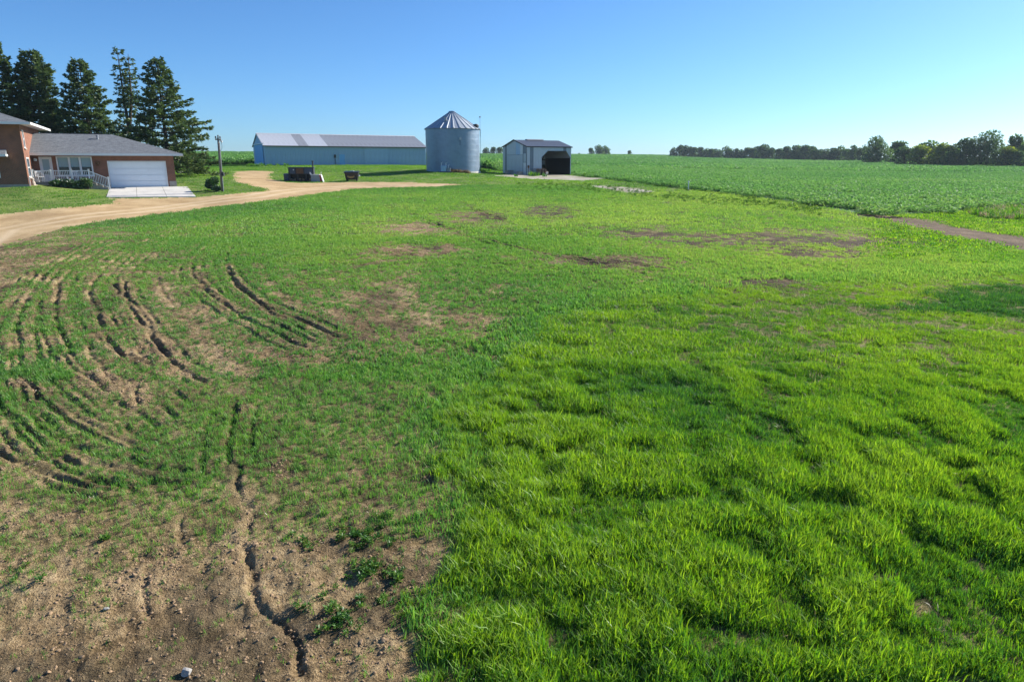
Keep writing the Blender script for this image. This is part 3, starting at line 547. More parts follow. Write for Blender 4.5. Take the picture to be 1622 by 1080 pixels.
# concrete apron
ap = [Vector((*AP0, gz(*AP0) + .05)), Vector((*AP1, gz(*AP1) + .05)), Vector((*fr(HO, 6.3, .9)[:2], HO.z + .0)), Vector((*fr(HO, 5.44, .9)[:2], HO.z + .0)), Vector((*fr(HO, 5.44, -.06)[:2], HO.z - .02)), Vector((*fr(HO, -.1, -.06)[:2], HO.z - .02))]
c0 = (ap[0] + ap[1]) / 2
def lerp2(u, v):                                             # slabs of the apron, u along the front, v towards the house
    f = ap[0].lerp(ap[1], u); g = ap[5].lerp(Vector((*fr(HO, 6.3, -.06)[:2], HO.z - .02)), u); return f.lerp(g, v)
apr = thing('concrete_apron', 'pale concrete pad in front of the white garage door', 'apron', c0)
apr['kind'] = 'structure'
for i in range(3):
    for j in range(2):
        e = .002; u0, u1, v0, v1 = i / 3 + e, (i + 1) / 3 - e, j / 2 + e, (j + 1) / 2 - e
        q = [lerp2(u0, v0), lerp2(u1, v0), lerp2(u1, v1), lerp2(u0, v1)]; q = [p - c0 for p in q]
        part('slab', MB().add(q + [p - Vector((0, 0, .35)) for p in q], [(0, 1, 2, 3), (0, 4, 5, 1), (1, 5, 6, 2), (2, 6, 7, 3), (3, 7, 4, 0)]), 'concrete', apr)
q = [Vector((*fr(HO, a, b_)[:2], HO.z - .03)) - c0 for a, b_ in ((5.46, -.05), (6.3, -.05), (6.3, 1.6), (5.46, 1.6))]
part('slab', MB().add(q + [p - Vector((0, 0, .35)) for p in q], [(0, 1, 2, 3), (0, 4, 5, 1), (1, 5, 6, 2), (2, 6, 7, 3), (3, 7, 4, 0)]), 'concrete', apr)
# porch furniture and garden ornaments
def hl(s, t, h): return fr(HO, s, t, h)
def chair(loc, rz, label):
    c = thing('patio_chair', label, 'chair', loc, rz, 'white chairs on the porch')
    part('seat', MB().box(-.25, .25, -.24, .24, .40, .44), 'white_vinyl', c); bk = MB().box(-.25, .25, .22, .26, .80, .88)
    for k in range(5): bk.box(-.24 + k * .11, -.19 + k * .11, .225, .255, .44, .80)
    part('backrest', bk, 'white_vinyl', c); lm = MB().box(-.025, .025, -.025, .025, 0, .40).mesh('leg', 'white_vinyl')
    for x in (-.21, .21):
        for y in (-.2, .2): link('leg', lm, c, (x, y, 0))
        part('armrest', MB().box(x - .03, x + .03, -.22, .22, .62, .65).box(x - .02, x + .02, -.2, -.16, .44, .62), 'white_vinyl', c)
chair(hl(-5.1, -1.2, PF), TH + .5, 'white patio chair in the porch corner beside the tall brick wall'); chair(hl(-2.6, -.7, PF), TH - .2, 'white patio chair before the triple window behind the railing')
tb = thing('patio_table', 'long low white bench table on the porch behind the railing', 'table', hl(-3.6, -1.05, PF), TH)
part('top', MB().box(-.55, .55, -.25, .25, .46, .50), 'white_vinyl', tb); lm = MB().box(-.03, .03, -.03, .03, 0, .46).mesh('leg', 'white_vinyl')
for x in (-.48, .48):
    for y in (-.2, .2): link('leg', lm, tb, (x, y, 0))
def ornament(px, py, label, k):
    p = gp(px, py); o = thing('bird_bath' if k == 0 else 'garden_figure', label, 'ornament', p)
    if k == 0: part('pedestal', MB().lathe([(.2, 0), (.2, .05), (.08, .1), (.07, .45), (.12, .5)], 12), 'white_paint', o, smooth=True); part('bowl', MB().lathe([(.0, .5), (.12, .5), (.3, .6), (.32, .64), (.28, .64), (.0, .56)], 16), 'white_paint', o, smooth=True)
    else: part('body', MB().lathe([(.16, 0), (.18, .12), (.15, .28), (.07, .36), (.11, .42), (.12, .5), (.06, .58), (0, .6)], 12), 'stone', o, smooth=True); part('base', MB().box(-.2, .2, -.2, .2, -.05, .03), 'stone', o)
ornament(21, 294, 'white bird bath on the lawn under the tall brick wall', 0); ornament(53, 293.5, 'small grey garden figure at the foot of the porch', 1)

# ------------------------------------------------------------------ long steel shed
def ribbed(w, h, ribs, d=.022, th=.0):
    xs = [0]; zs = [0]
    for k in range(ribs):
        c = w * (k + .5) / ribs; r = .045
        xs += [c - r, c - r * .5, c + r * .5, c + r]; zs += [0, d, d, 0]
    xs.append(w); zs.append(0); return xs, zs
def sheet(w, h, ribs, d=.022, tk_=.012):               # stands in x (width) and z (height), ribs towards -y
    xs, zs = ribbed(w, h, ribs, d); k = len(xs); v = [(x, -q, 0) for x, q in zip(xs, zs)] + [(x, -q, h) for x, q in zip(xs, zs)] + [(x, tk_, 0) for x in xs] + [(x, tk_, h) for x in xs]
    f = [(i, i + 1, k + i + 1, k + i) for i in range(k - 1)] + [(2 * k + i, 3 * k + i, 3 * k + i + 1, 2 * k + i + 1) for i in range(k - 1)]
    f += [(0, k, 3 * k, 2 * k), (k - 1, 3 * k - 1, 4 * k - 1, 2 * k - 1)] + [(i, 2 * k + i, 2 * k + i + 1, i + 1) for i in range(k - 1)] + [(k + i, k + i + 1, 3 * k + i + 1, 3 * k + i) for i in range(k - 1)]
    return MB().add(v, f)
def gsheet(w, y0, y1, z0, z1, ribs=3):                  # gable sheet: height varies along x
    mb = sheet(w, 1, ribs); mb.v = [(x, y, z * (z0 + (z1 - z0) * x / w)) for x, y, z in mb.v]; return mb
L = thing('machine_shed', 'long low steel shed with blue-grey walls and pale striped metal roof', 'shed', LO, TH)
LL, LW, LE, LRs = 32.1, 14.9, 3.7, 2.36
NP = 35; pw = LL / NP
wm = sheet(pw - .012, LE + .15, 3, .045).mesh('wall_panel', 'steel_blue')
for k in range(NP): link('wall_panel', wm, L, (k * pw, 0, -.15))
for k in range(NP): link('wall_panel', wm, L, ((k + 1) * pw, LW, -.15), (0, 0, math.pi))
NG = 16; gw = LW / NG
def gh(t, e, r, W_): return e + r * (1 - abs(2 * t / W_ - 1))
for k in range(NG):
    t0, t1 = k * gw, (k + 1) * gw; m = gsheet(gw - .004, 0, 0, gh(t1, LE, LRs, LW) + .15, gh(t0, LE, LRs, LW) + .15).mesh('gable_panel', 'steel_blue')
    link('gable_panel', m, L, (0, t1, -.15), (0, 0, -math.pi / 2))
    m2 = gsheet(gw - .004, 0, 0, gh(t0, LE, LRs, LW) + .15, gh(t1, LE, LRs, LW) + .15).mesh('gable_panel', 'steel_blue'); link('gable_panel', m2, L, (LL, t0, -.15), (0, 0, math.pi / 2))
sl_ = math.hypot(LW / 2 + .35, LRs * (LW / 2 + .35) / (LW / 2)); ang = math.atan2(LRs, LW / 2); rp = (LL + .5) / NP
rms = {c: sheet(rp - .006, sl_, 3, .035).mesh('roof_panel', c) for c in ('roof_bright', 'roof_grey')}
for k in range(NP):
    c = 'roof_bright' if k < 7 or 9 <= k < 13 else 'roof_grey'
    # front slope: local z runs up the slope
    link('roof_panel', rms[c], L, (-.25 + k * rp, -.35, LE - .35 * LRs / (LW / 2) + .04), (ang - math.pi / 2, 0, 0))
    link('roof_panel', rms['roof_grey'], L, (-.25 + (k + 1) * rp, LW + .35, LE - .35 * LRs / (LW / 2) + .04), (ang - math.pi / 2, 0, math.pi))
part('ridge_cap', MB().prism([(LW / 2 - .3, LE + LRs - .02), (LW / 2, LE + LRs + .10), (LW / 2 + .3, LE + LRs - .02)], 'x', -.28, LL + .28), 'roof_bright', L)
part('eave_trim', MB().box(-.25, LL + .25, -.42, -.36, LE - .22, LE - .08), 'charcoal', L)
sd = part('sliding_door', MB().box(-.16, -.09, 1.2, 11.6, .0, 3.9), 'steel_blue_door', L)
dm = sheet(.92, 3.9, 3).mesh('door_panel', 'steel_blue_door')
for k in range(11): link('door_panel', dm, sd, (-.165, 1.28 + (k + 1) * .935, 0), (0, 0, -math.pi / 2))
part('track', MB().box(-.3, -.02, .6, 14.0, 3.95, 4.1), 'steel_white', L)
def s_at(px, o, th=TH, t=0):
    d = ray(px, 250); a = Vector((math.cos(th), math.sin(th))); q = Vector((o[0] - math.sin(th) * t, o[1] + math.cos(th) * t)); k = d[0] / d[1]
    return (k * q.y - q.x) / (a.x - k * a.y)
s0, s1 = s_at(537.5, LO), s_at(546, LO); wd = part('walk_door', MB().box(s0, s1, -.09, -.03, -.02, 2.1), 'steel_blue_door', L)
part('handle', MB().bar((s1 - .15, -.12, .95), (s1 - .15, -.12, 1.1), .05), 'grey_metal', wd); part('frame', MB().box(s0 - .08, s0 - .003, -.1, -.02, 0, 2.18).box(s1 + .003, s1 + .08, -.1, -.02, 0, 2.18).box(s0, s1, -.1, -.02, 2.103, 2.18), 'steel_blue', wd)
sm_ = s_at(530.5, LO); part('electric_meter', MB().box(sm_ - .17, sm_ + .17, -.28, -.03, 1.45, 1.95).lathe([(0, 0), (.16, 0), (.16, .12), (0, .12)], 12, c=(sm_, -.22, 1.95)).bar((sm_, -.1, 0), (sm_, -.1, 1.45), .07), 'charcoal', L)
s0, s1 = s_at(577, LO), s_at(614, LO); bd = part('front_sliding_door', MB().box(s0, s1, -.10, -.05, .02, 3.3), 'steel_blue', L)
dm = sheet((s1 - s0) / 5 - .006, 3.25, 3).mesh('door_panel', 'steel_blue')
for k in range(5): link('door_panel', dm, bd, (s0 + k * (s1 - s0) / 5, -.105, .04))
part('track', MB().box(s0 - .1, s1 + .1, -.2, -.03, 3.32, 3.42), 'steel_white', bd)
part('base_board', MB().box(0, LL, -.05, -.03, -.2, .1), 'charcoal', L)

# ------------------------------------------------------------------ grain bin
BX, BY, BR, BE, BRs = -8.35, 100.0, 3.77, 5.85, 2.25
BZ = gz(BX - 1, BY - 4) - .05
B = thing('grain_bin', 'round corrugated steel grain bin with ribbed cone roof', 'grain bin', (BX, BY, BZ))
part('footing', MB().lathe([(0, .12), (BR + .12, .12), (BR + .12, -.4)], 48), 'concrete', B)
nr = 8; rh = (BE - .1) / nr; prof = [(BR + .018 * (1 if i % 2 else -1) * (0 if i in (0, 12) else 1), rh * i / 12) for i in range(13)]
rmh = MB().lathe(prof, 72).mesh('wall_ring', 'galv', True)
for k in range(nr): o = link('wall_ring', rmh, B, (0, 0, .1 + k * rh), (0, 0, k * .37)); o.scale = (1 + .0012 * (k % 2), 1 + .0012 * (k % 2), 1)
npn = 26; da = 2 * math.pi / npn; r0, r1 = .42, BR + .14; zt = BE + BRs
m = MB(); z1 = BE - .06; 
def rp_(r, a, dz=0): return (r * math.cos(a), r * math.sin(a), z1 + (r1 - r) / (r1 - r0) * (zt - z1) + dz)
e = .0012; aa = [0 + e, .10, .15, .5, .9, 1 - e]
for (u0, h0), (u1, h1) in zip([(0, .085), (.07, .085), (.13, 0), (.87, 0), (.93, .085)], [(.07, .085), (.13, 0), (.87, 0), (.93, .085), (1, .085)]):
    m.add([rp_(r1, u0 * da, h0), rp_(r1, u1 * da, h1), rp_(r0, u1 * da, h1 * .5), rp_(r0, u0 * da, h0 * .5)], [(0, 1, 2, 3)])
rpm = m.mesh('roof_panel', 'galv_roof')
for k in range(npn): link('roof_panel', rpm, B, (0, 0, 0), (0, 0, k * da))
part('cap', MB().lathe([(.5, zt - .04), (.5, zt + .07), (.42, zt + .14), (0, zt + .2)], 20), 'galv', B); part('eave_ring', MB().lathe([(BR + .03, BE - .1), (BR + .16, BE - .09), (BR + .16, BE - .04), (BR + .03, BE - .02)], 60), 'steel_dark', B)
def on_roof(a, r): return rp_(r, R(a))
p = Vector(on_roof(-108, 2.35)); part('roof_vent', MB().box(p.x - .16, p.x + .16, p.y - .2, p.y + .2, p.z, p.z + .42).box(p.x - .22, p.x + .22, p.y - .28, p.y + .24, p.z + .42, p.z + .48), 'galv_roof', B)
p = Vector(on_roof(-12, 3.4)); part('roof_hatch', MB().lathe([(.42, 0), (.42, .22), (.3, .38), (0, .45)], 14, c=(p.x, p.y, p.z - .05)), 'charcoal', B)
part('antenna', MB().bar((BR + .12, -.3, BE - 1), (BR + .12, -.3, BE + 1.5), .035).lathe([(.05, 0), (.12, .05), (.12, .15), (.03, .2)], 10, c=(BR + .12, -.3, BE + 1.5)), 'grey_metal', B)
ld = part('ladder', MB().bar((BR + .14, .1, .4), (BR + .14, .1, BE), .035).bar((BR + .14, .5, .4), (BR + .14, .5, BE), .035), 'galv', B)
rg = MB().bar((0, .1, 0), (0, .5, 0), .025).mesh('rung', 'galv')
for k in range(17): link('rung', rg, ld, (BR + .14, 0, .6 + k * .31))
part('inspection_box', MB().box(BR * math.cos(R(-70)) - .14, BR * math.cos(R(-70)) + .14, BR * math.sin(R(-70)) - .16, BR * math.sin(R(-70)) + .02, 4.3, 4.65), 'galv_roof', B)
part('cable', MB().bar((BR * math.cos(R(-70)), BR * math.sin(R(-70)) - .06, 3.6), (BR * math.cos(R(-70)), BR * math.sin(R(-70)) - .06, 4.3), .03), 'charcoal', B)
fan = thing('aeration_fan', 'grey drying fan and pipes at the foot of the grain bin', 'fan', (BX - .55, BY - BR - .75, gz(BX - .55, BY - BR - .75)))
part('housing', MB().lathe([(.34, 0), (.42, .05), (.42, .75), (.34, .8)], 18).lathe([(0, .8), (.34, .8)], 18), 'steel_blue', fan, (-.35, .1, .1)); part('motor', MB().box(-.22, .22, -.2, .2, 0, .5), 'grey_metal', fan, (.35, .0, .1))
for x, h in ((-.65, 1.3), (-.05, 1.25), (.25, .95)): part('pipe', MB().tube([(x, 0, 0), (x, 0, h), (x + .18, 0, h + .06)], .06, 8), 'steel_white', fan)
part('skid', MB().box(-.85, .75, -.3, .35, -.12, .1), 'charcoal', fan)

# ------------------------------------------------------------------ small open shed
S2 = thing('open_shed', 'small steel shed with striped panels and a dark cut-corner bay', 'shed', SO, .53)
SL, SW, SE, SR = 7.74, 7.0, 4.0, .95
def fpanel(x0, x1, z0, z1, c, nm='wall_panel'):
    link(nm, sheet(x1 - x0 - .004, z1 - z0, max(1, round((x1 - x0) / .3)), .02).mesh(nm, c), S2, (x0, 0, z0))
for x0, x1, c in ((0, .52, 'steel_light'), (.52, 1.12, 'steel_dark'), (1.12, 1.9, 'steel_light'), (1.9, 2.62, 'steel_light')): fpanel(x0, x1, -.15, SE, c)
oz, cz_, oc = 3.4, 2.55, .95; ox0, ox1 = 2.62, 7.52
for x0, x1, c in ((ox0, 3.57, 'steel_light'), (3.57, 4.55, 'steel_light'), (4.55, 5.55, 'steel_light'), (5.55, 6.3, 'steel_light'), (6.3, 6.85, 'steel_dark'), (6.85, 7.52, 'steel_light')): fpanel(x0, x1, oz, SE, c)
fpanel(7.52, SL, -.15, SE, 'steel_light')
part('corner_brace', MB().prism([(ox0, cz_), (ox0, oz), (ox0 + oc, oz)], 'y', -.012, .03), 'steel_light', S2); part('corner_brace', MB().prism([(ox1, cz_), (ox1 - oc * .7, oz), (ox1, oz)], 'y', -.012, .03), 'steel_light', S2)
part('opening_trim', MB().box(ox0 - .06, ox0, -.04, .06, -.1, cz_).box(ox1, ox1 + .06, -.04, .06, -.1, cz_).box(ox0 + oc, ox1 - oc * .7, -.04, .06, oz - .05, oz).bar((ox0, .01, cz_), (ox0 + oc, .01, oz), .06, .05, (0, 1, 0)), 'charcoal', S2)
def ghs(t): return SE + SR * (1 - abs(2 * t / SW - 1))
cs_ = [('steel_light', .0), ('steel_dark', 1.3), ('steel_light', 1.95), ('steel_light', 2.6), ('steel_blue', 3.2), ('steel_white', 3.9), ('steel_light', 4.5), ('steel_light', 5.2), ('steel_dark', 5.8), ('steel_light', 6.45)]
ts = [0, 1.15, 1.85, 2.45, 3.1, 3.8, 4.5, 5.2, 5.75, 6.35, 7.0]; cc = ['steel_dark', 'steel_white', 'steel_blue', 'steel_blue', 'steel_light', 'steel_light', 'steel_light', 'steel_light', 'steel_dark', 'steel_light']
for t0, t1, c in zip(ts[:-1], ts[1:], cc):
    lo = 2.85 if 1.15 <= t0 < 5.7 else -.15; mb = sheet(t1 - t0 - .004, 1, 2)
    h1, h0 = ghs(t1), ghs(t0); w_ = t1 - t0; mb.v = [(x, y, lo + z * (h1 + (h0 - h1) * x / w_ - lo)) for x, y, z in mb.v]
    link('gable_panel', mb.mesh('gable_panel', c), S2, (0, t1, 0), (0, 0, -math.pi / 2))
for t0, t1 in ((1.15, 2.3), (2.3, 3.45), (3.45, 4.6), (4.6, 5.75)): link('gable_panel', sheet(t1 - t0 - .004, 2.97, 4).mesh('gable_panel', 'steel_light'), S2, (-.01, t1, -.15), (0, 0, -math.pi / 2))
wd = part('walk_door', MB().box(-.09, -.035, .15, .85, 0, 1.75), 'steel_white', S2); part('handle', MB().bar((-.12, .25, .85), (-.12, .25, .97), .04), 'grey_metal', wd); part('upper_panel', MB().box(-.07, -.03, .15, .85, 1.82, 3.0), 'steel_light', S2)
link('wall_panel', sheet(SL, SE, 24).mesh('wall_panel', 'steel_white'), S2, (SL, SW, 0), (0, 0, math.pi)); link('wall_panel', sheet(SW, SE, 20).mesh('wall_panel', 'steel_light'), S2, (SL, 0, 0), (0, 0, math.pi / 2))
part('gable', MB().prism([(0, SE), (SW, SE), (SW / 2, SE + SR)], 'x', SL - .02, SL), 'steel_light', S2)
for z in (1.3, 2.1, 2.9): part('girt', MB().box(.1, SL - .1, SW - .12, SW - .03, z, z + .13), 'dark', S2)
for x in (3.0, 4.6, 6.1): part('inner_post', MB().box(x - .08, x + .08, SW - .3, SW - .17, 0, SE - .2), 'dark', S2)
part('inner_brace', MB().bar((7.4, SW - .25, 2.9), (6.5, SW - .25, 1.2), .1), 'brown_wood', S2); part('lining', MB().box(.1, SL - .1, SW - .16, SW - .125, 0, 1.28), 'dark', S2); part('inner_wall', MB().box(2.45, 2.55, .3, SW - .3, 0, SE - .1), 'dark', S2); part('floor', MB().box(.05, SL - .05, .05, SW - .05, -.3, .03), 'charcoal', S2); part('side_lining', MB().box(SL - .12, SL - .06, .1, SW - .2, 0, 2.4), 'dark', S2)  # right side board is added, near-black to stand in for deep shade inside
sa = math.atan2(SR, SW / 2); ssl = math.hypot(SW / 2 + .12, SR * (SW / 2 + .12) / (SW / 2)); nS = 9; sw = (SL + .3) / nS
rm = sheet(sw - .004, ssl, 3, .025).mesh('roof_panel', 'roof_slate')
for k in range(nS):
    link('roof_panel', rm, S2, (-.15 + k * sw, -.12, SE), (sa - math.pi / 2, 0, 0)); link('roof_panel', rm, S2, (-.15 + (k + 1) * sw, SW + .12, SE), (sa - math.pi / 2, 0, math.pi))
part('ridge_vent', MB().prism([(SW / 2 - .35, SE + SR + .02), (SW / 2 - .25, SE + SR + .16), (SW / 2 + .25, SE + SR + .16), (SW / 2 + .35, SE + SR + .02)], 'x', 2.0, 4.9), 'roof_slate', S2)
part('gable_trim', MB().bar((-.17, -.12, SE - .03), (-.17, SW / 2, SE + SR + .03), .06, .14).bar((-.17, SW + .12, SE - .03), (-.17, SW / 2, SE + SR + .03), .06, .14), 'charcoal', S2); part('eave_trim', MB().box(-.15, SL + .15, -.17, -.13, SE - .12, SE + .01), 'charcoal', S2)
part('meter', MB().box(.12, .32, -.2, -.03, 1.0, 1.35).bar((.22, -.08, -.1), (.22, -.08, 1.0), .05), 'rust', S2)
# stacked things before it
def rockmesh(nm, r, seed, mat, sq=(1, 1, .7), rough=.25):
    import bmesh
    bm = bmesh.new(); bmesh.ops.create_icosphere(bm, subdivisions=2, radius=r); rr = random.Random(seed)
    pl = [(Vector((rr.gauss(0, 1), rr.gauss(0, 1), rr.gauss(0, 1))).normalized(), r * rr.uniform(.6, .92)) for _ in range(9)]
    for v in bm.verts:
        for nn, dd in pl:
            q = v.co.dot(nn)
            if q > dd: v.co -= nn * (q - dd)
        v.co *= 1 + rr.uniform(-.03, .03) * rough * 4; v.co = Vector((v.co.x * sq[0], v.co.y * sq[1], v.co.z * sq[2]))
    me = bpy.data.meshes.new(nm); bm.to_mesh(me); bm.free(); me.materials.append(M[mat]); return me
def sp(s, t, h=0): x, y, z = fr(SO, s, t, 0, .53); return (x, y, gz(x, y) + h)
def put(nm, me, loc, lab, cat, grp=None, rz=0): return tag(link(nm, me, None, loc, (0, 0, rz)), lab, cat, grp)
def crate(loc, w, d, h, lab):
    c = thing('wooden_crate', lab, 'crate', loc, .53, 'crates by the shed'); n_ = 4
    for k in range(n_):
        z0 = k * h / n_; part('slat', MB().box(-w / 2, w / 2, -d / 2 - .02, -d / 2, z0 + .02, z0 + h / n_ - .02).box(-w / 2, w / 2, d / 2, d / 2 + .02, z0 + .02, z0 + h / n_ - .02), 'stone', c)
    part('box', MB().box(-w / 2 + .01, w / 2 - .01, -d / 2 + .003, d / 2 - .003, 0, h), 'stone', c); part('lid', MB().box(-w / 2 - .03, w / 2 + .03, -d / 2 - .04, d / 2 + .04, h + .003, h + .05), 'pale_rock', c)
crate(sp(-1.0, 3.3), .95, .8, .55, 'larger pinkish crate below the striped gable of the small shed'); crate(sp(-.95, .45), .62, .6, .45, 'smaller grey crate beside the narrow shed door')
put('field_stone', rockmesh('field_stone', .28, 3, 'stone'), sp(-1.1, 2.1, .1), 'rough grey stone between the two crates', 'stone'); put('field_stone', rockmesh('field_stone', .26, 5, 'pale_rock'), sp(-1.0, 1.35, .12), 'pale round stone next to the smaller crate', 'stone')
def pallet(loc, rz, lab):
    c = thing('pallet', lab, 'pallet', loc, rz, 'stacked pallets at the shed')
    pb = MB().box(-.55, .55, -.05, .05, 0, .022).mesh('board', 'pallet')
    for k in range(6): link('board', pb, c, (0, -.45 + k * .18, .115)); 
    for x in (-.5, 0, .5): part('runner', MB().box(x - .045, x + .045, -.5, .5, 0, .112), 'pallet', c)
for k in range(6): pallet(sp(1.95 + .04 * (k % 2), -.85 + .05 * (k % 3), .02 + .145 * k), .53 + .05 * ((k * 7) % 3 - 1), ['lowest pallet of the stack at the open bay', 'second pallet from the ground in the stack at the open bay', 'third pallet from the ground in the stack at the open bay', 'fourth pallet from the ground in the stack at the open bay', 'fifth pallet from the ground, below the top one of the stack', 'topmost pallet of the stack, under the loose boards'][k])
for k in range(3): put('plank', MB().box(-.9, .9, -.09, .09, 0, .04).mesh('plank', 'rust' if k != 1 else 'pallet'), sp(1.6 + .1 * k, -.9 + .22 * k, .92), ['reddish plank lying nearest the camera across the pallets', 'greyish plank in the middle across the pallets', 'reddish plank lying against the shed wall on the pallets'][k], 'plank', 'planks on the pallets', .53 + .04 * k)
wh = thing('cart_wheel', 'small pale wheel leaning beside the pallets', 'wheel', sp(2.75, -1.0, .3), .53); part('tyre', MB().tube([(.24 * math.cos(a), 0, .24 * math.sin(a)) for a in np.linspace(0, 2 * math.pi, 19)], .065, 8, False), 'stone', wh); part('rim', MB().lathe([(0, -.03), (.2, -.03), (.2, .03), (0, .03)], 18), 'white_paint', wh, rot=(math.pi / 2, 0, 0))

# ------------------------------------------------------------------ yard things before the long shed
Yp = gp(480, 287.3)
U = thing('wood_furnace', 'dark steel wood rack with panelled upper half and short flue', 'furnace', Yp, .12)
part('cabinet', MB().box(-1.5, 1.35, -.45, .45, .78, 1.52), 'charcoal', U); part('roof', MB().box(-1.56, 1.41, -.52, .52, 1.523, 1.60), 'navy', U)
for x0, x1, c in ((-1.32, -.75, 'navy'), (-.62, .2, 'rust'), (.32, 1.2, 'navy')): part('panel', MB().box(x0, x1, -.49, -.452, .86, 1.46), c, U)
part('handle', MB().bar((-.95, -.52, 1.25), (-.85, -.52, 1.35), .08), 'steel_white', U)
pm = MB().box(-.05, .05, -.05, .05, 0, .78).mesh('leg', 'charcoal')
for x in (-1.44, -.5, .45, 1.29):
    for y in (-.39, .39): link('leg', pm, U, (x, y, 0))
part('lower_shelf', MB().box(-1.5, 1.35, -.44, .44, .03, .08), 'charcoal', U); part('back_panel', MB().box(-1.45, 1.3, .3, .33, .08, .78), 'dark', U)
part('flue', MB().tube([(1.22, .1, 1.6), (1.22, .1, 2.2)], .075, 10).tube([(1.22, .1, 2.2), (1.22, .1, 2.32)], .12, 10), 'charcoal', U)
lg = [MB().tube([(0, -.36, 0), (0, .22, 0)], r_, 9).mesh('firewood_log', 'log') for r_ in (.11, .14, .09)]
rr = random.Random(4); x = -1.30; k = 0
while x < 1.2:
    i = rr.randrange(3); r_ = (.11, .14, .09)[i]
    if min(abs(x - p) for p in (-.5, .45)) > .16:
        o = put('firewood_log', lg[i], (Yp[0] + math.cos(.12) * x, Yp[1] + math.sin(.12) * x, Yp[2] + .085 + r_), 'split firewood log end in the open lower shelf of the dark rack', 'log', 'firewood in the dark rack', .12)
    x += r_ * 2 + rr.uniform(.01, .12)
bp = gp(455.5, 286.5); br_ = thing('barrel', 'dark blue barrel standing beside the wood rack', 'barrel', bp)
part('body', MB().lathe([(0, 0), (.36, 0), (.38, .05), (.40, .3), (.38, .35), (.40, .4), (.40, .72), (.37, .78)], 20), 'navy', br_, smooth=True); part('lid', MB().lathe([(.37, .78), (.39, .82), (.30, .83), (0, .82)], 20), 'grey_metal', br_)
cp = gp(503, 288); ch = thing('grey_chest', 'grey box with a red and white slanted end beside the wood rack', 'chest', cp, .12)
part('body', MB().prism([(-.65, 0), (.38, 0), (.30, .78), (-.65, .78)], 'y', -.42, .42), 'grey_metal', ch); part('lid', MB().box(-.68, .34, -.45, .45, .783, .84), 'white_paint', ch)
part('red_end', MB().prism([(.385, 0), (.60, 0), (.42, .80), (.305, .78)], 'y', -.42, .42), 'red', ch); part('white_end', MB().prism([(.605, 0), (.72, 0), (.50, .80), (.425, .80)], 'y', -.40, .40), 'white_paint', ch)
part('spout', MB().prism([(-.8, .85), (-.6, .85), (-.72, 1.1), (-.82, 1.1)], 'y', -.15, .15), 'white_paint', ch)
mk = gp(509.5, 288); mrk = thing('marker_rod', 'thin white rod standing by the red end of the grey box', 'rod', mk); part('rod', MB().tube([(0, 0, -.1), (0, 0, 1.05)], .022, 6), 'white_paint', mrk); part('tip', MB().tube([(0, 0, 1.05), (0, 0, 1.12)], .03, 6), 'white_paint', mrk)
dp = gp(558, 287); D = thing('dumpster', 'black waste container with an amber oval emblem on wheels', 'dumpster', dp, .08)
part('body', MB().add([(-.66, -.4, .14), (.66, -.4, .14), (.66, .42, .14), (-.66, .42, .14), (-.8, -.58, 1.0), (.8, -.58, 1.0), (.8, .5, 1.0), (-.8, .5, 1.0)], [(0, 3, 2, 1), (4, 5, 6, 7), (0, 1, 5, 4), (1, 2, 6, 5), (2, 3, 7, 6), (3, 0, 4, 7)]), 'black_plastic', D)
part('lid', MB().prism([(-.64, 1.004), (.56, 1.004), (.54, 1.16), (-.62, 1.06)], 'x', -.86, .86), 'black_plastic', D); part('rim', MB().box(-.85, .85, -.63, -.585, .93, 1.0), 'charcoal', D); part('lid_handle', MB().box(-.2, .25, -.2, .2, 1.12, 1.2), 'steel_white', D)
em = [(.42 * math.cos(a), .25 * math.sin(a)) for a in np.linspace(0, 2 * math.pi, 28)[:-1]]
emb = part('emblem', MB().prism(em, 'y', -.012, .0), 'amber', D, (-.06, -.497, .58), (-.205, 0, 0)); em2 = [(x * 1.12, y * 1.14) for x, y in em]; part('emblem_border', MB().prism(em2, 'y', -.006, 0), 'brown_wood', emb, (0, .004, 0)); part('emblem_stripe', MB().prism([(-.28, -.04), (.28, -.04), (.28, .05), (-.28, .05)], 'y', -.017, -.0125), 'rust', emb)
wl = MB().lathe([(0, -.04), (.09, -.04), (.09, .04), (0, .04)], 12).mesh('wheel', 'charcoal')
for x in (-.55, .55):
    for y in (-.3, .3): link('wheel', wl, D, (x, y, .08), (0, math.pi / 2, 0))
part('side_pocket', MB().box(.76, .92, -.2, .1, .55, .7), 'steel_white', D)
pp = gp(352, 303.5); P = thing('utility_pole', 'weathered grey wooden meter pole beside the round shrub', 'pole', pp); P.rotation_euler = (0, R(1.4), 0)
part('shaft', MB().tube([(0, 0, -.4), (0, 0, 2.3), (0, 0, 4.65)], [.105, .09, .075], 12), 'pole_wood', P, smooth=True)
part('crossarm', MB().box(-.24, .26, -.06, .06, 4.42, 4.54), 'pole_wood', P)
for x, h in ((-.2, 4.56), (.02, 4.66), (.19, 4.56)): part('insulator', MB().lathe([(.02, 0), (.07, .03), (.05, .08), (.075, .12), (.03, .2), (0, .2)], 10, c=(x, 0, h)), 'charcoal', P)
part('lamp_bracket', MB().tube([(.08, 0, 4.3), (.22, 0, 4.42), (.3, 0, 4.38)], .025, 6).lathe([(0, 0), (.09, -.02), (.08, -.16), (0, -.18)], 10, c=(.3, 0, 4.4)), 'steel_white', P)
part('cable_loop', MB().tube([(.12 + .18 * math.sin(a) * (1 if a < math.pi else .8), 0, 3.95 + .42 * math.cos(a)) for a in np.linspace(.2, 5.2, 16)], .016, 5), 'charcoal', P)
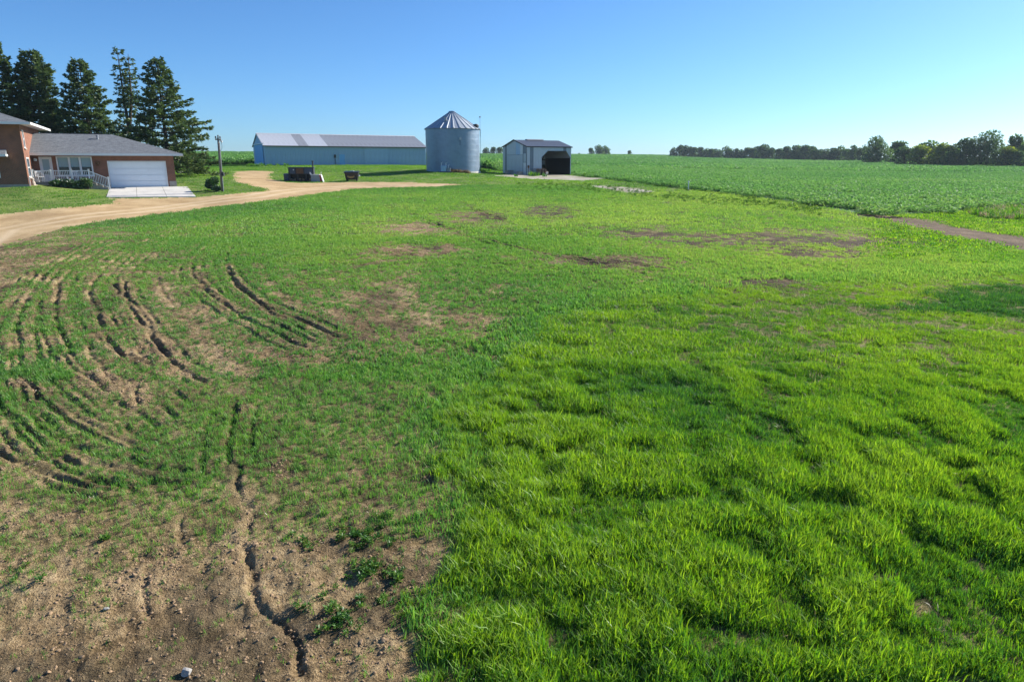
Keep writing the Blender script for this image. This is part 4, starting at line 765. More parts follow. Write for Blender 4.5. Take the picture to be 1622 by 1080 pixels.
part('meter_box', MB().box(.1, .3, -.14, .08, 1.35, 1.62).lathe([(0, 0), (.09, .0), (.09, .1), (0, .11)], 10, c=(.2, -.05, 1.62)), 'charcoal', P); part('conduit', MB().bar((.135, -.03, 0), (.125, -.03, 4.2), .045), 'grey_metal', P)
wp = gp(1090, 301.5); V = thing('white_post', 'small white riser post at the edge of the crop', 'post', wp); part('shaft', MB().tube([(0, 0, -.2), (0, 0, .75)], .045, 8), 'white_paint', V); part('cap', MB().lathe([(0, .87), (.07, .86), (.08, .75), (0, .75)], 10), 'white_paint', V); part('base', MB().lathe([(.22, -.05), (.18, .08), (.06, .1)], 10), 'charcoal', V)

# ------------------------------------------------------------------ foliage builders
def quads(P_, D_, Nn, ln, wd):                       # kite leaves at P_, along D_, flat across Nn
    D_ = D_ / np.linalg.norm(D_, axis=1, keepdims=True); Wd = np.cross(D_, Nn); Wd /= np.linalg.norm(Wd, axis=1, keepdims=True) + 1e-9
    a = P_; b_ = P_ + D_ * (ln * .45)[:, None] + Wd * (wd / 2)[:, None]; c = P_ + D_ * ln[:, None]; d = P_ + D_ * (ln * .45)[:, None] - Wd * (wd / 2)[:, None]
    V_ = np.stack([a, b_, c, d], 1).reshape(-1, 3); return V_, np.arange(len(V_)).reshape(-1, 4)
def rnd_dirs(g, n_):
    d = g.normal(size=(n_, 3)); return d / np.linalg.norm(d, axis=1, keepdims=True)
def crown_mesh(name, seed, blobs, nleaf, size, mat):
    g = np.random.default_rng(seed); blobs = np.array(blobs, float); wt = (blobs[:, 3] * blobs[:, 4]) ; wt /= wt.sum(); k = g.choice(len(blobs), nleaf, p=wt)
    d = rnd_dirs(g, nleaf); r_ = g.uniform(.62, 1.06, nleaf) ** .8; c = blobs[k]; p = c[:, :3] + d * np.stack([c[:, 3], c[:, 3], c[:, 4]], 1) * r_[:, None]
    dd = d + g.normal(0, .7, (nleaf, 3)); dd[:, 2] -= .1; V_, F_ = quads(p, dd, rnd_dirs(g, nleaf), g.uniform(.7, 1.3, nleaf) * size, g.uniform(.6, 1.1, nleaf) * size)
    bl = g.random(len(blobs))[k] * .55 + g.random(nleaf) * .45; return rawmesh(name, V_, F_, mat, {'bv': np.repeat(bl, 4)})
def oak(seed, h, wdt, mat='oak_leaf', nleaf=1500, size=.8, low=.12, nb=16, skew=0):
    rr = random.Random(seed); bl = []
    for i in range(nb):
        f = rr.random(); z = h * (low + .10 + (.80 - low) * f); rad = wdt / 2 * (1.0 - .75 * max(0, f - .35) / .65) * (.55 + .45 * min(1, f / .2)); a = rr.uniform(0, 6.28); q = rad * math.sqrt(rr.random()) * .8
        br = wdt * rr.uniform(.13, .24); bl.append((q * math.cos(a) + skew * f, q * math.sin(a), z, br, br * rr.uniform(.65, .95)))
    bl.append((skew, 0, h * .9, wdt * .16, h * .10))
    t = MB(); t.tube([(0, 0, -.5), (.05, 0, h * .25), (skew * .4, .1, h * .55), (skew * .8, 0, h * .8)], [h * .032, h * .026, h * .016, h * .005], 7)
    for b_ in bl[:9]: t.tube([(0, 0, h * rr.uniform(.15, .4)), (b_[0] * .55, b_[1] * .55, (h * .3 + b_[2]) / 2), b_[:3]], [h * .013, h * .009, h * .003], 5)
    return t.mesh('trunk', 'bark'), crown_mesh('crown', seed, bl, nleaf, size, mat)
def plant_tree(nm, tm, cm, loc, sc, rz, lab, cat='tree', grp=None, sx=1):
    o = thing(nm, lab, cat, loc, rz, grp); o.scale = (sc * sx, sc * sx, sc); link('trunk', tm, o); link('crown', cm, o); return o
def spruce(name, label, loc, h, rad, seed, prof, n_per=6, step=.40, dens_=1.0, leaders=((0, 0, 1.0),), bare=.06, extra=()):
    g = np.random.default_rng(seed); o = thing(name, label, 'conifer', loc, 0, 'conifers behind the house'); tr = MB(); br = MB(); Ps = []; Ds = []; Ln = []; Bv = []
    for lx, ly, lh in leaders:
        H_t = h * lh; tr.tube([(0, 0, -.6), (0, 0, h * .35), (lx * .7, ly * .7, h * .6), (lx, ly, H_t)], [h * .022, h * .016, h * .010, .02], 8)
        z = h * bare if (lx, ly) == (leaders[0][0], leaders[0][1]) else h * .55
        while z < H_t * .985:
            f = z / H_t; k = max(3, int(round(n_per * (1 - .35 * f)))); a0 = g.uniform(0, 6.28); cx_, cy_ = np.interp(z, [0, h * .35, h * .6, H_t], [0, 0, lx * .7, lx]), np.interp(z, [0, h * .35, h * .6, H_t], [0, 0, ly * .7, ly])
            for i in range(k):
                a = a0 + 6.283 * i / k + g.normal(0, .25); Lb = rad * prof(f) * g.uniform(.62, 1.12) * (1 if len(leaders) == 1 or f < .5 else .75) + .25
                if g.random() < .05: Lb *= 1.22
                rise = (.25 + .75 * f) * g.uniform(.2, .7); dirh = np.array([math.cos(a), math.sin(a), 0]); 
                tt = np.linspace(0, 1, 6); pts = np.array([cx_, cy_, z]) + dirh * (tt * Lb)[:, None] + np.array([0, 0, 1]) * ((rise * tt - (.55 - .35 * f) * tt ** 1.5 + .28 * tt ** 3) * Lb * .55)[:, None]
                br.tube(pts[[0, 2, 4, 5]], [.03 + .006 * Lb * 2, .03, .018, .008], 4, False)
                ns = max(4, int(Lb * 13 * dens_)); s_ = g.uniform(.22, 1.0, ns) ** .75; base = np.stack([np.interp(s_, tt, pts[:, q]) for q in range(3)], 1)
                side = np.array([-dirh[1], dirh[0], 0]); off = g.normal(0, 1, ns) * .16 * Lb * (1.15 - s_); base = base + side * off[:, None] + np.array([0, 0, 1]) * (g.normal(-.05, .08, ns))[:, None]
                for q in range(6):
                    d = dirh * g.uniform(.3, 1.1, ns)[:, None] + side * (g.normal(0, .75, ns) + np.sign(off) * .4)[:, None] + np.array([0, 0, 1]) * g.normal(.02, .34, ns)[:, None]
                    Ps.append(base + g.normal(0, .05, (ns, 3))); Ds.append(d); Ln.append(g.uniform(.20, .42, ns)); Bv.append(np.clip(g.random() * .5 + g.random(ns) * .5, 0, 1))
            z += step * g.uniform(.7, 1.3)
    Ps = np.concatenate(Ps); Ds = np.concatenate(Ds); Ln = np.concatenate(Ln); Bv = np.concatenate(Bv)
    for (ex, ey, ez, dx, dz, L_) in extra:
        s_ = g.uniform(.05, 1, 320); p = np.stack([ex + dx * s_ * L_, ey + g.normal(0, .25, 320) * (1.1 - s_), ez + dz * np.sin(s_ * 2.6) * L_ * .3 + g.normal(0, .10, 320)], 1); br.tube([(ex, ey, ez), (ex + dx * L_ * .5, ey, ez + dz * L_ * .28), (ex + dx * L_, ey, ez + dz * L_ * .16)], [.06, .04, .01], 5)
        Ps = np.r_[Ps, p]; Ds = np.r_[Ds, np.c_[np.full(320, dx), g.normal(0, .8, 320), g.normal(.0, .4, 320)]]; Ln = np.r_[Ln, g.uniform(.2, .4, 320)]; Bv = np.r_[Bv, g.random(320)]
    V_, F_ = quads(Ps, Ds, rnd_dirs(g, len(Ps)), Ln, Ln * .42); link('crown', rawmesh('crown', V_, F_, 'pine_needle', {'bv': np.repeat(Bv, 4)}), o); part('trunk', tr, 'bark', o); part('branches', br, 'bark', o); return o
def tree_at(px, ytop, Y):
    t = at(px, ytop, Y); z = gz(t[0], Y); return (t[0], Y, z), t[2] - z
cone = lambda f: (1 - f) ** .85 * .95 + .06
full = lambda f: min(1, 1.25 * (1 - f) ** .55) * (.85 + .15 * math.sin(9 * f))
loc, h = tree_at(2, 70, 84); spruce('spruce', 'dark conifer cut by the edge of the photo, behind the tall brick block', (loc[0] - 1.2, loc[1], loc[2]), h, 4.0, 11, lambda f: (1 - f) ** .7 * 1.0 + .07, 7, .36, 1.15)
loc, h = tree_at(46, 77, 86); spruce('spruce', 'broad round-topped conifer above the tall brick block', loc, h, 3.4, 12, full, 8, .34, 1.15)
loc, h = tree_at(124, 94, 86); spruce('spruce', 'blunt-topped dark conifer above the middle of the wing roof', loc, h, 3.6, 13, lambda f: min(1.0, 1.15 * (1 - f) ** .62), 7, .36, 1.1)
loc, h = tree_at(187, 76, 84); spruce('spruce', 'tall thin conifer with two spindly tops and bare gaps', loc, h, 3.1, 14, lambda f: .10 + .95 * max(0, (1 - f)) ** 1.35, 5, .52, .62, ((-.15, 0, 1.0), (.95, .2, .955)))
loc, h = tree_at(247, 92, 82); spruce('spruce', 'widest conifer spreading to the ground past the garage roof end', loc, h, 5.6, 15, lambda f: (1 - f) ** .92 * .98 + .05, 7, .38, .85, extra=((2.6, -.8, 1.9, 1, -.5, 3.6), (2.2, -.5, 2.8, 1, .3, 2.6)))

# shrubs
def shrub(nm, lab, loc, w_, h_, seed, mat='shrub_leaf', nleaf=900, size=.16, vase=False):
    rr = random.Random(seed); bl = []
    for i in range(11):
        a = rr.uniform(0, 6.28); f = rr.random(); q = w_ / 2 * (.25 + .5 * f if vase else .62) * math.sqrt(rr.random()); bl.append((q * math.cos(a), q * math.sin(a) * .8, h_ * (.28 + .52 * f), w_ * rr.uniform(.16, .24), h_ * rr.uniform(.14, .22)))
    st_ = MB()
    for b_ in bl: st_.tube([(0, 0, -.1), (b_[0] * .5, b_[1] * .5, b_[2] * .55), b_[:3]], [.03, .02, .008], 5)
    o = thing(nm, lab, 'shrub', loc); link('crown', crown_mesh('crown', seed, bl, nleaf, size, mat), o); part('stems', st_, 'bark', o); return o
shrub('round_shrub', 'dark vase-shaped shrub beside the utility pole', gp(335, 302), 1.65, 1.2, 21, nleaf=1500, size=.15, vase=True); shrub('low_shrub', 'low dark shrub at the foot of the utility pole', gp(344, 303.5), .9, .5, 22, nleaf=500, size=.13)
for k, (s_, wv, hv, lb) in enumerate(((-3.9, 1.0, .62, 'low green bush at the left end of the porch hedge'), (-3.1, 1.1, .75, 'middle green bush under the porch railing'), (-2.35, 1.1, .72, 'green bush under the third railing post'), (-1.6, 1.2, .95, 'tallest green bush where the stair railing starts'))):
    q = fr(HO, s_, PD - .55); o = shrub('porch_bush', lb, (q[0], q[1], gz(q[0], q[1])), wv, hv, 30 + k, nleaf=800, size=.14); o['group'] = 'bushes along the porch'
shrub('small_plant', 'small green plant by the tall brick wall', gp(37, 294.5), .7, .45, 40, nleaf=350, size=.12); shrub('flower_bed', 'low pinkish flowering plants beside the porch steps', gp(157, 295.5), 1.0, .35, 41, nleaf=400, size=.11)

# far trees
def far_loc(px, Y): d = ray(px, 255); X = d[0] / d[1] * Y; return (X, Y, gz(X, Y) - .2)
var = [oak(100 + i, 10, w_, m_, 1500, .85, lw, 18, sk) for i, (w_, m_, lw, sk) in enumerate(((8, 'oak_leaf', .02, 0), (9.5, 'oak_leaf', .02, .5), (7, 'oak_leaf', .04, -.4), (10, 'pale_leaf', .0, 0), (8.5, 'oak_leaf', .03, .8), (9, 'oak_leaf', .0, -.6)))]
rr = random.Random(99)
def row(x0, x1, Y0, Y1, hpx0, hpx1, stepx, lab, grp, pale=.0):
    x = x0
    while x < x1:
        f = (x - x0) / (x1 - x0); Y = Y0 + (Y1 - Y0) * f + rr.uniform(-8, 8); h = (hpx0 + (hpx1 - hpx0) * f) * rr.uniform(.82, 1.18) * Y / FPX
        v = 3 if rr.random() < pale else rr.choice((0, 1, 2, 4, 5)); plant_tree('field_tree', *var[v], far_loc(x, Y), h / 10, rr.uniform(0, 6.28), lab, grp=grp, sx=rr.uniform(.95, 1.45)); x += stepx * rr.uniform(.75, 1.25)
row(1066, 1142, 600, 570, 16, 15, 8.5, 'small dark tree in the separate first clump of the far treeline', 'trees of the first far clump')
row(1150, 1272, 545, 470, 17, 20, 9, 'dark tree in the long middle row of the far treeline', 'trees of the middle far row')
row(1272, 1372, 470, 400, 20, 24, 9.5, 'rounded dark tree in the far row behind the lone spreading tree', 'trees behind the lone tree')
for px, hp, Yv, lb in ((936, 11, 640, 'smaller tree of the isolated clump on the open horizon'), (948, 15, 630, 'taller tree of the isolated clump on the open horizon'), (958, 14, 640, 'rightmost tree of the isolated clump on the open horizon'), (996.5, 7.5, 650, 'tiny lone bush standing on the bare horizon'), (917, 3.5, 640, 'very small bush just left of the isolated horizon clump'), (770, 11, 560, 'distant tree just beside the grain bin wall'), (781, 12, 560, 'tallest distant tree between grain bin and small shed'), (792, 11, 560, 'distant tree touching the small shed gable')):
    plant_tree('horizon_tree', *var[rr.choice((0, 1, 4, 5))], far_loc(px, Yv), hp * Yv / FPX / 10, rr.uniform(0, 6), lb, sx=1.25)
big = oak(200, 12.5, 13.5, 'oak_leaf', 4200, .62, .02, 34, 1.0); plant_tree('spreading_tree', *big, far_loc(1386, 322), 1.0, 1.0, 'lone spreading tree standing forward in the crop before the treeline')
tall = oak(201, 12.5, 16, 'oak_leaf', 5200, .6, .0, 40, 2.2); plant_tree('tall_tree', *tall, far_loc(1555, 262), 1.0, .2, 'tallest broad dark tree of the near wood with its crown leaning right')
mid = oak(202, 10.5, 11, 'oak_leaf', 3000, .6, .0, 28, -.8); plant_tree('wood_tree', *mid, far_loc(1530, 263), 1.0, .2, 'dark tree with a loose overhanging crown beside the tallest tree')
lab2 = ['grey-green rounded tree next to the lone spreading tree', 'low dark tree at the start of the near wood', 'broad light green tree in the near wood', 'dark tree behind the light green crowns', 'yellow-green bushy tree left of a dark gap', 'dark tree below the overhanging crown', 'small dark tree before the tall crown', 'bright yellow-green tree right of the tallest tree', 'dark low tree at the right edge of the wood', 'thin-topped tree behind the yellow-green one', 'dark tree filling the right edge of the photo']
for (px, Yv, hp, v, sx), lb in zip(((1418, 330, 34, 0, 1.3), (1432, 285, 27, 5, 1.4), (1455, 275, 30, 3, 1.6), (1470, 282, 37, 1, 1.4), (1490, 270, 33, 3, 1.3), (1512, 268, 34, 4, 1.3), (1503, 262, 24, 0, 1.3), (1590, 258, 30, 3, 1.5), (1606, 255, 26, 5, 1.5), (1602, 275, 46, 2, 1.0), (1626, 262, 40, 1, 1.3)), lab2):
    plant_tree('wood_tree', *var[v], far_loc(px, Yv), hp * Yv / FPX / 10, rr.uniform(0, 6), lb, sx=sx)
for px, Yv, hp in ((1650, 262, 42), (1680, 260, 46), (1715, 258, 40)): plant_tree('wood_tree', *var[rr.choice((0, 1, 4))], far_loc(px, Yv), hp * Yv / FPX / 10, rr.uniform(0, 6), 'dark tree of the wood going on beyond the right edge of the photo', grp='trees beyond the right edge', sx=1.3)

# ------------------------------------------------------------------ grass, crop and other uncountable cover
def clump(name, seed, nb, rad, h0, h1, wd, lean, mat, lie=0.):
    g = np.random.default_rng(seed); r_ = rad * np.sqrt(g.random(nb)); a = g.uniform(0, 6.283, nb); bx = np.stack([r_ * np.cos(a), r_ * np.sin(a), np.full(nb, -.02)], 1)
    az = g.uniform(0, 6.283, nb); hh = g.uniform(h0, h1, nb); ln = lean * g.uniform(.3, 1.3, nb); d = np.stack([np.cos(az), np.sin(az), np.zeros(nb)], 1); sd_ = np.stack([-np.sin(az + g.normal(0, .6, nb)), np.cos(az), np.zeros(nb)], 1)
    m = bx + d * (ln * hh * .35)[:, None] + np.array([0, 0, 1]) * (hh * .58)[:, None]; t = bx + d * (ln * hh)[:, None] + np.array([0, 0, 1]) * (hh * (1 - .35 * np.minimum(ln, 1.2)))[:, None]
    ww = (wd * g.uniform(.7, 1.25, nb) / 2)[:, None]; V_ = np.stack([bx - sd_ * ww * .8, bx + sd_ * ww * .8, m + sd_ * ww, m - sd_ * ww, t], 1).reshape(-1, 3); k = np.arange(nb) * 5
    tri = np.concatenate([np.stack([k, k + 1, k + 2], 1), np.stack([k, k + 2, k + 3], 1), np.stack([k + 3, k + 2, k + 4], 1)]); return rawmesh(name, V_, tri, mat, {'bv': np.repeat(g.random(nb), 5)})
def protos(name, meshes):
    c = bpy.data.collections.new(name)
    for i, m in enumerate(meshes): c.objects.link(bpy.data.objects.new('%s_%02d' % (name, i), m))
    return c
def scatter(name, coll, P_, rz, sc, tint, label, cat, tilt=.0, seed=0):
    N_ = len(P_); g = np.random.default_rng(seed); me = bpy.data.meshes.new(name); me.vertices.add(N_); me.vertices.foreach_set('co', np.asarray(P_, np.float32).ravel())
    rot = np.c_[g.normal(0, tilt, N_), g.normal(0, tilt, N_), rz]
    for nm, ty, val in (('rot', 'FLOAT_VECTOR', rot), ('scl', 'FLOAT_VECTOR', sc if np.ndim(sc) == 2 else np.repeat(np.asarray(sc)[:, None], 3, 1)), ('tint', 'FLOAT', tint)):
        a = me.attributes.new(nm, ty, 'POINT'); a.data.foreach_set('vector' if ty == 'FLOAT_VECTOR' else 'value', np.asarray(val, np.float32).ravel())
    a = me.attributes.new('pick', 'INT', 'POINT'); a.data.foreach_set('value', g.integers(0, len(coll.objects), N_).astype(np.int32))
    o = link(name, me); tag(o, label, cat, None, 'stuff'); ng = bpy.data.node_groups.new(name, 'GeometryNodeTree')
    ng.interface.new_socket('Geometry', in_out='INPUT', socket_type='NodeSocketGeometry'); ng.interface.new_socket('Geometry', in_out='OUTPUT', socket_type='NodeSocketGeometry')
    T = NT(ng); gi = T.n('NodeGroupInput'); go = T.n('NodeGroupOutput'); ip = T.n('GeometryNodeInstanceOnPoints'); ci = T.n('GeometryNodeCollectionInfo'); ci.inputs[0].default_value = coll; ci.inputs[1].default_value = True; ci.inputs[2].default_value = True
    def na(nm, ty): q = T.n('GeometryNodeInputNamedAttribute'); q.data_type = ty; q.inputs[0].default_value = nm; return [x for x in q.outputs if x.name == 'Attribute' and x.enabled][0]
    T.l(gi.outputs[0], ip.inputs['Points']); T.l(ci.outputs[0], ip.inputs['Instance']); ip.inputs['Pick Instance'].default_value = True
    T.l(na('pick', 'INT'), ip.inputs['Instance Index']); T.l(na('rot', 'FLOAT_VECTOR'), ip.inputs['Rotation']); T.l(na('scl', 'FLOAT_VECTOR'), ip.inputs['Scale']); T.l(ip.outputs[0], go.inputs[0])
    md = o.modifiers.new('scatter', 'NODES'); md.node_group = ng; return o
GR = np.random.default_rng(5)
def fan_pts(n_, Y0, Y1, half=1.02, pad=4):                 # even over the ground strip between Y0 and Y1
    Y = np.sqrt(GR.uniform(Y0 ** 2, Y1 ** 2, n_)); X = GR.uniform(-1, 1, n_) * (half * Y * .83 + pad); return X, Y
def vegetate(X, Y, zn): return np.stack([X, Y, zfull(X, Y, zn)], 1)
# tall grass
near_t = protos('tall_tuft', [clump('tall_tuft', 300 + i, 36, .10, .07, .21, .0085, .42, 'grass_blade') for i in range(6)] + [clump('tall_tuft', 310 + i, 14, .12, .14, .27, .0085, .5, 'grass_blade') for i in range(2)])
midr_t = protos('mid_tuft', [clump('mid_tuft', 320 + i, 46, .19, .06, .18, .0115, .6, 'grass_blade') for i in range(6)] + [clump('mid_tuft', 330 + i, 14, .2, .13, .25, .0095, .55, 'grass_blade') for i in range(2)])
def tallgrass(name, coll, n_, Y0, Y1, seed, lab):
    X, Y = fan_pts(n_, Y0, Y1); zn = zone(X, Y); k = (zn == 0) & inpoly(*wobt(X, Y), P_tall); X, Y, zn = X[k], Y[k], zn[k]
    big_ = fbm(X * .30, Y * .30, 81); md_ = fbm(X * 1.9, Y * 1.9, 82); hole = fbm(X * 2.2, Y * 2.2, 83, 2)
    k = (hole > .16) & (GR.random(len(X)) < .35 + .65 * sstep(0, .8, dline(*wobt(X, Y), P_tall))); X, Y, zn, big_, md_, hole = X[k], Y[k], zn[k], big_[k], md_[k], hole[k]
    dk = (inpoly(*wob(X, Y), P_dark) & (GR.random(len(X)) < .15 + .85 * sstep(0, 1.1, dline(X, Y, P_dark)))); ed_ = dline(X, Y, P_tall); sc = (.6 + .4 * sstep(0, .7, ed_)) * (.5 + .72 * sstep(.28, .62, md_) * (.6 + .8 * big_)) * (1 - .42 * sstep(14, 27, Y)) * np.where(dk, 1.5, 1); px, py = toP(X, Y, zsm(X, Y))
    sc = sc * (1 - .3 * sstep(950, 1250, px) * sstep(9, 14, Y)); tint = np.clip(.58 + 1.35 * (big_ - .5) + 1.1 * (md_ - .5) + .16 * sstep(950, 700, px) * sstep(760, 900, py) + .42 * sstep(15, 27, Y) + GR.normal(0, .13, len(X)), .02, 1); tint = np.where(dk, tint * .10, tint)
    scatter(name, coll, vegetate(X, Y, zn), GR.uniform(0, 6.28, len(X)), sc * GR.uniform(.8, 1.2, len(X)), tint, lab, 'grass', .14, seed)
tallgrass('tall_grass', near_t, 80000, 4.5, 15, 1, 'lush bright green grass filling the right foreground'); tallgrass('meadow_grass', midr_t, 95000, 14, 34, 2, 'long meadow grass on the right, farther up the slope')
dt = protos('dead_blade', [clump('dead_blade', 350 + i, 9, .12, .05, .16, .007, .9, 'dry_weed') for i in range(4)])
X, Y = fan_pts(30000, 4.5, 30); k = inpoly(X, Y, P_tall) & (GR.random(len(X)) < .12 + .6 * sstep(.5, .72, fbm(X * .8, Y * .8, 95))); X, Y = X[k], Y[k]
scatter('dead_grass', dt, vegetate(X, Y, np.zeros(len(X), int)), GR.uniform(0, 6.28, len(X)), GR.uniform(.7, 1.3, len(X)), GR.random(len(X)), 'dead straw-coloured blades mixed into the long grass', 'grass', .2, 16)
# seed heads in the meadow
sh = protos('seed_stalk', [clump('seed_stalk', 340 + i, 8, .25, .15, .27, .0065, .6, 'seed_head') for i in range(4)])
X, Y = fan_pts(26000, 9, 34); px, py = toP(X, Y, zsm(X, Y)); w_ = np.exp(-((px - 1330) / 230) ** 2 - ((py - 560) / 65) ** 2) + .5 * np.exp(-((px - 1000) / 120) ** 2 - ((py - 520) / 40) ** 2) + .10 + .7 * np.exp(-((px - 700) / 40) ** 2 - ((py - 1030) / 35) ** 2)
k = (GR.random(len(X)) < w_ * sstep(.35, .65, fbm(X * .8, Y * .8, 85)) * .9) & inpoly(X, Y, P_tall); X, Y = X[k], Y[k]
scatter('seed_heads', sh, vegetate(X, Y, np.zeros(len(X), int)), GR.uniform(0, 6.28, len(X)), GR.uniform(.6, 1.0, len(X)), GR.random(len(X)), 'tan seed heads standing among the long grass', 'grass', .1, 3)
# sprouting cover on the tilled part
near_s = protos('sprout_tuft', [clump('sprout_tuft', 360 + i, 8, .04, .04, .125, .0065, .4, 'sprout_blade') for i in range(8)])
midr_s = protos('sprout_patch', [clump('sprout_patch', 380 + i, 10, .065, .04, .125, .0105, .45, 'sprout_blade') for i in range(8)])
farr_s = protos('cover_patch', [clump('cover_patch', 400 + i, 44, .30, .04, .12, .020, .55, 'sprout_blade') for i in range(8)])
def sprouts(name, coll, n_, Y0, Y1, seed, lab, pw_=1.0, am_=1.0):
    X, Y = fan_pts(n_, Y0, Y1); zn = zone(X, Y); tl = inpoly(*wobt(X, Y), P_tall); k = (zn == 0) & (~tl | (GR.random(len(X)) < .8 * sstep(2.2, .0, dline(X, Y, P_tall)))); X, Y, zn = X[k], Y[k], zn[k]
    c = cover(X, Y) * (1 - np.clip(patch(X, Y) * 1.25, 0, .94)); dr = np.full(X.shape, 9.)
    for P_, D_ in zip(RUTS, RUTD): dr = np.minimum(dr, dline(X, Y, P_) / (.07 + .004 * Y))
    c = c * np.clip(.25 + .75 * sstep(.5, 1.6, dr), 0, 1); k = GR.random(len(X)) < np.clip(c ** pw_ * am_ + .03, 0, 1); X, Y, zn, c = X[k], Y[k], zn[k], c[k]; px, py = toP(X, Y, zsm(X, Y))
    b_ = fbm(X * .12, Y * .12, 86); s2 = fbm(X * .7, Y * .7, 87); yel = inpoly(*wob(X, Y), P_yel)
    tint = .16 + .8 * (b_ - .3) + .5 * (s2 - .5) + .06 + .20 * sstep(500, 1250, px) + .30 * sstep(490, 400, py) * sstep(350, 600, px); tint -= .5 * sstep(312, 296, py) * sstep(1050, 800, px); tint = np.clip(np.where(yel, 1.0, tint), 0, 1.15)
    scatter(name, coll, vegetate(X, Y, zn), GR.uniform(0, 6.28, len(X)), (1 + .55 * sstep(1.3, .1, dline(X, Y, P_tall))) * (.62 + .5 * c) * GR.uniform(.75, 1.25, len(X)), tint, lab, 'grass', .12, seed)
sprouts('grass_sprouts', near_s, 110000, 4.5, 15, 4, 'thin young grass shoots on the tan soil in front', 1.15, .55); sprouts('young_grass', midr_s, 190000, 14, 34, 5, 'patchy young grass between the curved furrows', 1.3, .8); sprouts('cover_grass', farr_s, 62000, 32, 84, 6, 'even young grass on the far slope of the field', .8)
# broadleaf weeds near the edge of the tall grass
def weed(name, seed, nl, r_, h_, mat, lw=.55):
    g = np.random.default_rng(seed); a = g.uniform(0, 6.283, nl); z = g.uniform(0, h_, nl); q = g.uniform(0, r_, nl) * .6; P_ = np.stack([q * np.cos(a), q * np.sin(a), z], 1)
    D_ = np.stack([np.cos(a), np.sin(a), g.uniform(-.1, .7, nl)], 1); ln = g.uniform(.5, 1.1, nl) * r_; V_, F_ = quads(P_, D_, np.tile([0, 0, 1.], (nl, 1)) + g.normal(0, .35, (nl, 3)), ln, ln * lw); return rawmesh(name, V_, F_, mat, {'bv': np.repeat(g.random(nl), 4)})
wd_ = protos('weed', [weed('weed', 420 + i, 46, .055, .07, 'weed_leaf', .4) for i in range(6)])
cl = []
for px, py, sx, sy, n_ in ((560, 855, 28, 14, 26), (585, 905, 28, 12, 26), (535, 985, 30, 16, 26), (600, 840, 40, 25, 26), (530, 930, 60, 30, 10), (500, 860, 60, 30, 10), (165, 858, 10, 3, 4), (60, 905, 60, 30, 6), (620, 930, 25, 20, 16), (480, 965, 20, 5, 4), (830, 480, 60, 14, 16), (960, 470, 50, 10, 26), (1000, 495, 60, 12, 24), (1330, 735, 16, 8, 7), (760, 575, 60, 14, 10), (790, 545, 30, 5, 8), (560, 572, 40, 5, 6)):
    for _ in range(n_): cl.append(hit(px + GR.normal(0, sx * .6), py + GR.normal(0, sy * .6)))
cl = np.array(cl); scatter('broadleaf_weeds', wd_, vegetate(cl[:, 0], cl[:, 1], np.zeros(len(cl), int)), GR.uniform(0, 6.28, len(cl)), GR.uniform(.55, 1.1, len(cl)) * (.75 + .02 * cl[:, 1]), GR.random(len(cl)), 'leafy broadleaf weeds along the edge of the bare soil', 'weeds', .1, 7)
X, Y = [], []
for px, py in zip(GR.uniform(820, 1300, 700), GR.normal(0, 1, 700)):
    q = hit(px, np.interp(px, [820, 960, 1050, 1200, 1330, 1622], [294, 299, 312, 322, 338, 372]) + py * 3.5); X.append(q[0]); Y.append(q[1])
X = np.array(X); Y = np.array(Y); scatter('edge_weeds', wd_, vegetate(X, Y, np.zeros(len(X), int)), GR.uniform(0, 6.28, len(X)), GR.uniform(1.2, 2.3, len(X)), GR.uniform(.3, 1, len(X)), 'volunteer crop plants along the crest of the slope', 'weeds', .1, 8)
# dry weeds
dw = protos('dry_clump', [clump('dry_clump', 440 + i, 60, .45, .25, .75, .05, .7, 'dry_weed') for i in range(4)] ); twd = protos('tan_clump', [clump('tan_clump', 450 + i, 40, .45, .25, .75, .04, .7, 'seed_head' if i % 3 == 0 else 'grass_blade') for i in range(3)]); gwd = protos('green_clump', [clump('green_clump', 445 + i, 60, .4, .25, .7, .05, .7, 'grass_blade') for i in range(4)])
X = np.r_[BX + GR.uniform(-.2, 2.4, 26), GR.uniform(0, 1, 0)]; Y = BY - BR + .1 - GR.uniform(0, .7, 26) + .10 * np.abs(X - BX) ** 1.3
scatter('dry_weeds', dw, vegetate(X, Y, np.full(len(X), 2)), GR.uniform(0, 6, len(X)), GR.uniform(.5, 1.2, len(X)) * (1 - .25 * (X - BX)/2), GR.random(len(X)), 'heap of dry straw-coloured weeds at the foot of the bin', 'weeds', .1, 9)
X, Y = fan_pts(30000, 40, 75); k = inpoly(*wob(X, Y), P_weed); X, Y = X[k], Y[k]; scatter('tan_weeds', twd, vegetate(X, Y, np.zeros(len(X), int)), GR.uniform(0, 6, len(X)), GR.uniform(.4, .8, len(X)), GR.uniform(.2, .8, len(X)), 'patch of dry purplish-tan weeds at the crop edge', 'weeds', .1, 10)
cl = []
for px, py, sx, sy, n_ in ((935, 279, 9, 1.2, 26), (968, 277.5, 9, 1.5, 26), (765, 272, 10, .5, 5), (405, 264, 8, .6, 10), (430, 263, 20, .5, 10), (850, 279, 30, 1, 8)):
    for _ in range(n_): cl.append(hit(px + GR.normal(0, sx * .6), py + GR.normal(0, sy * .6)))
cl = np.array(cl); scatter('rank_weeds', gwd, vegetate(cl[:, 0], cl[:, 1], np.full(len(cl), 2)), GR.uniform(0, 6, len(cl)), GR.uniform(.7, 1.3, len(cl)), GR.uniform(0, .6, len(cl)), 'rank green weeds beside the open shed and the crop', 'weeds', .1, 11)
put('boulder', rockmesh('boulder', .55, 9, 'pale_rock', (1.3, 1, .7)), gp(969, 279.5, .15), 'pale boulder among the weeds beside the crop', 'boulder')
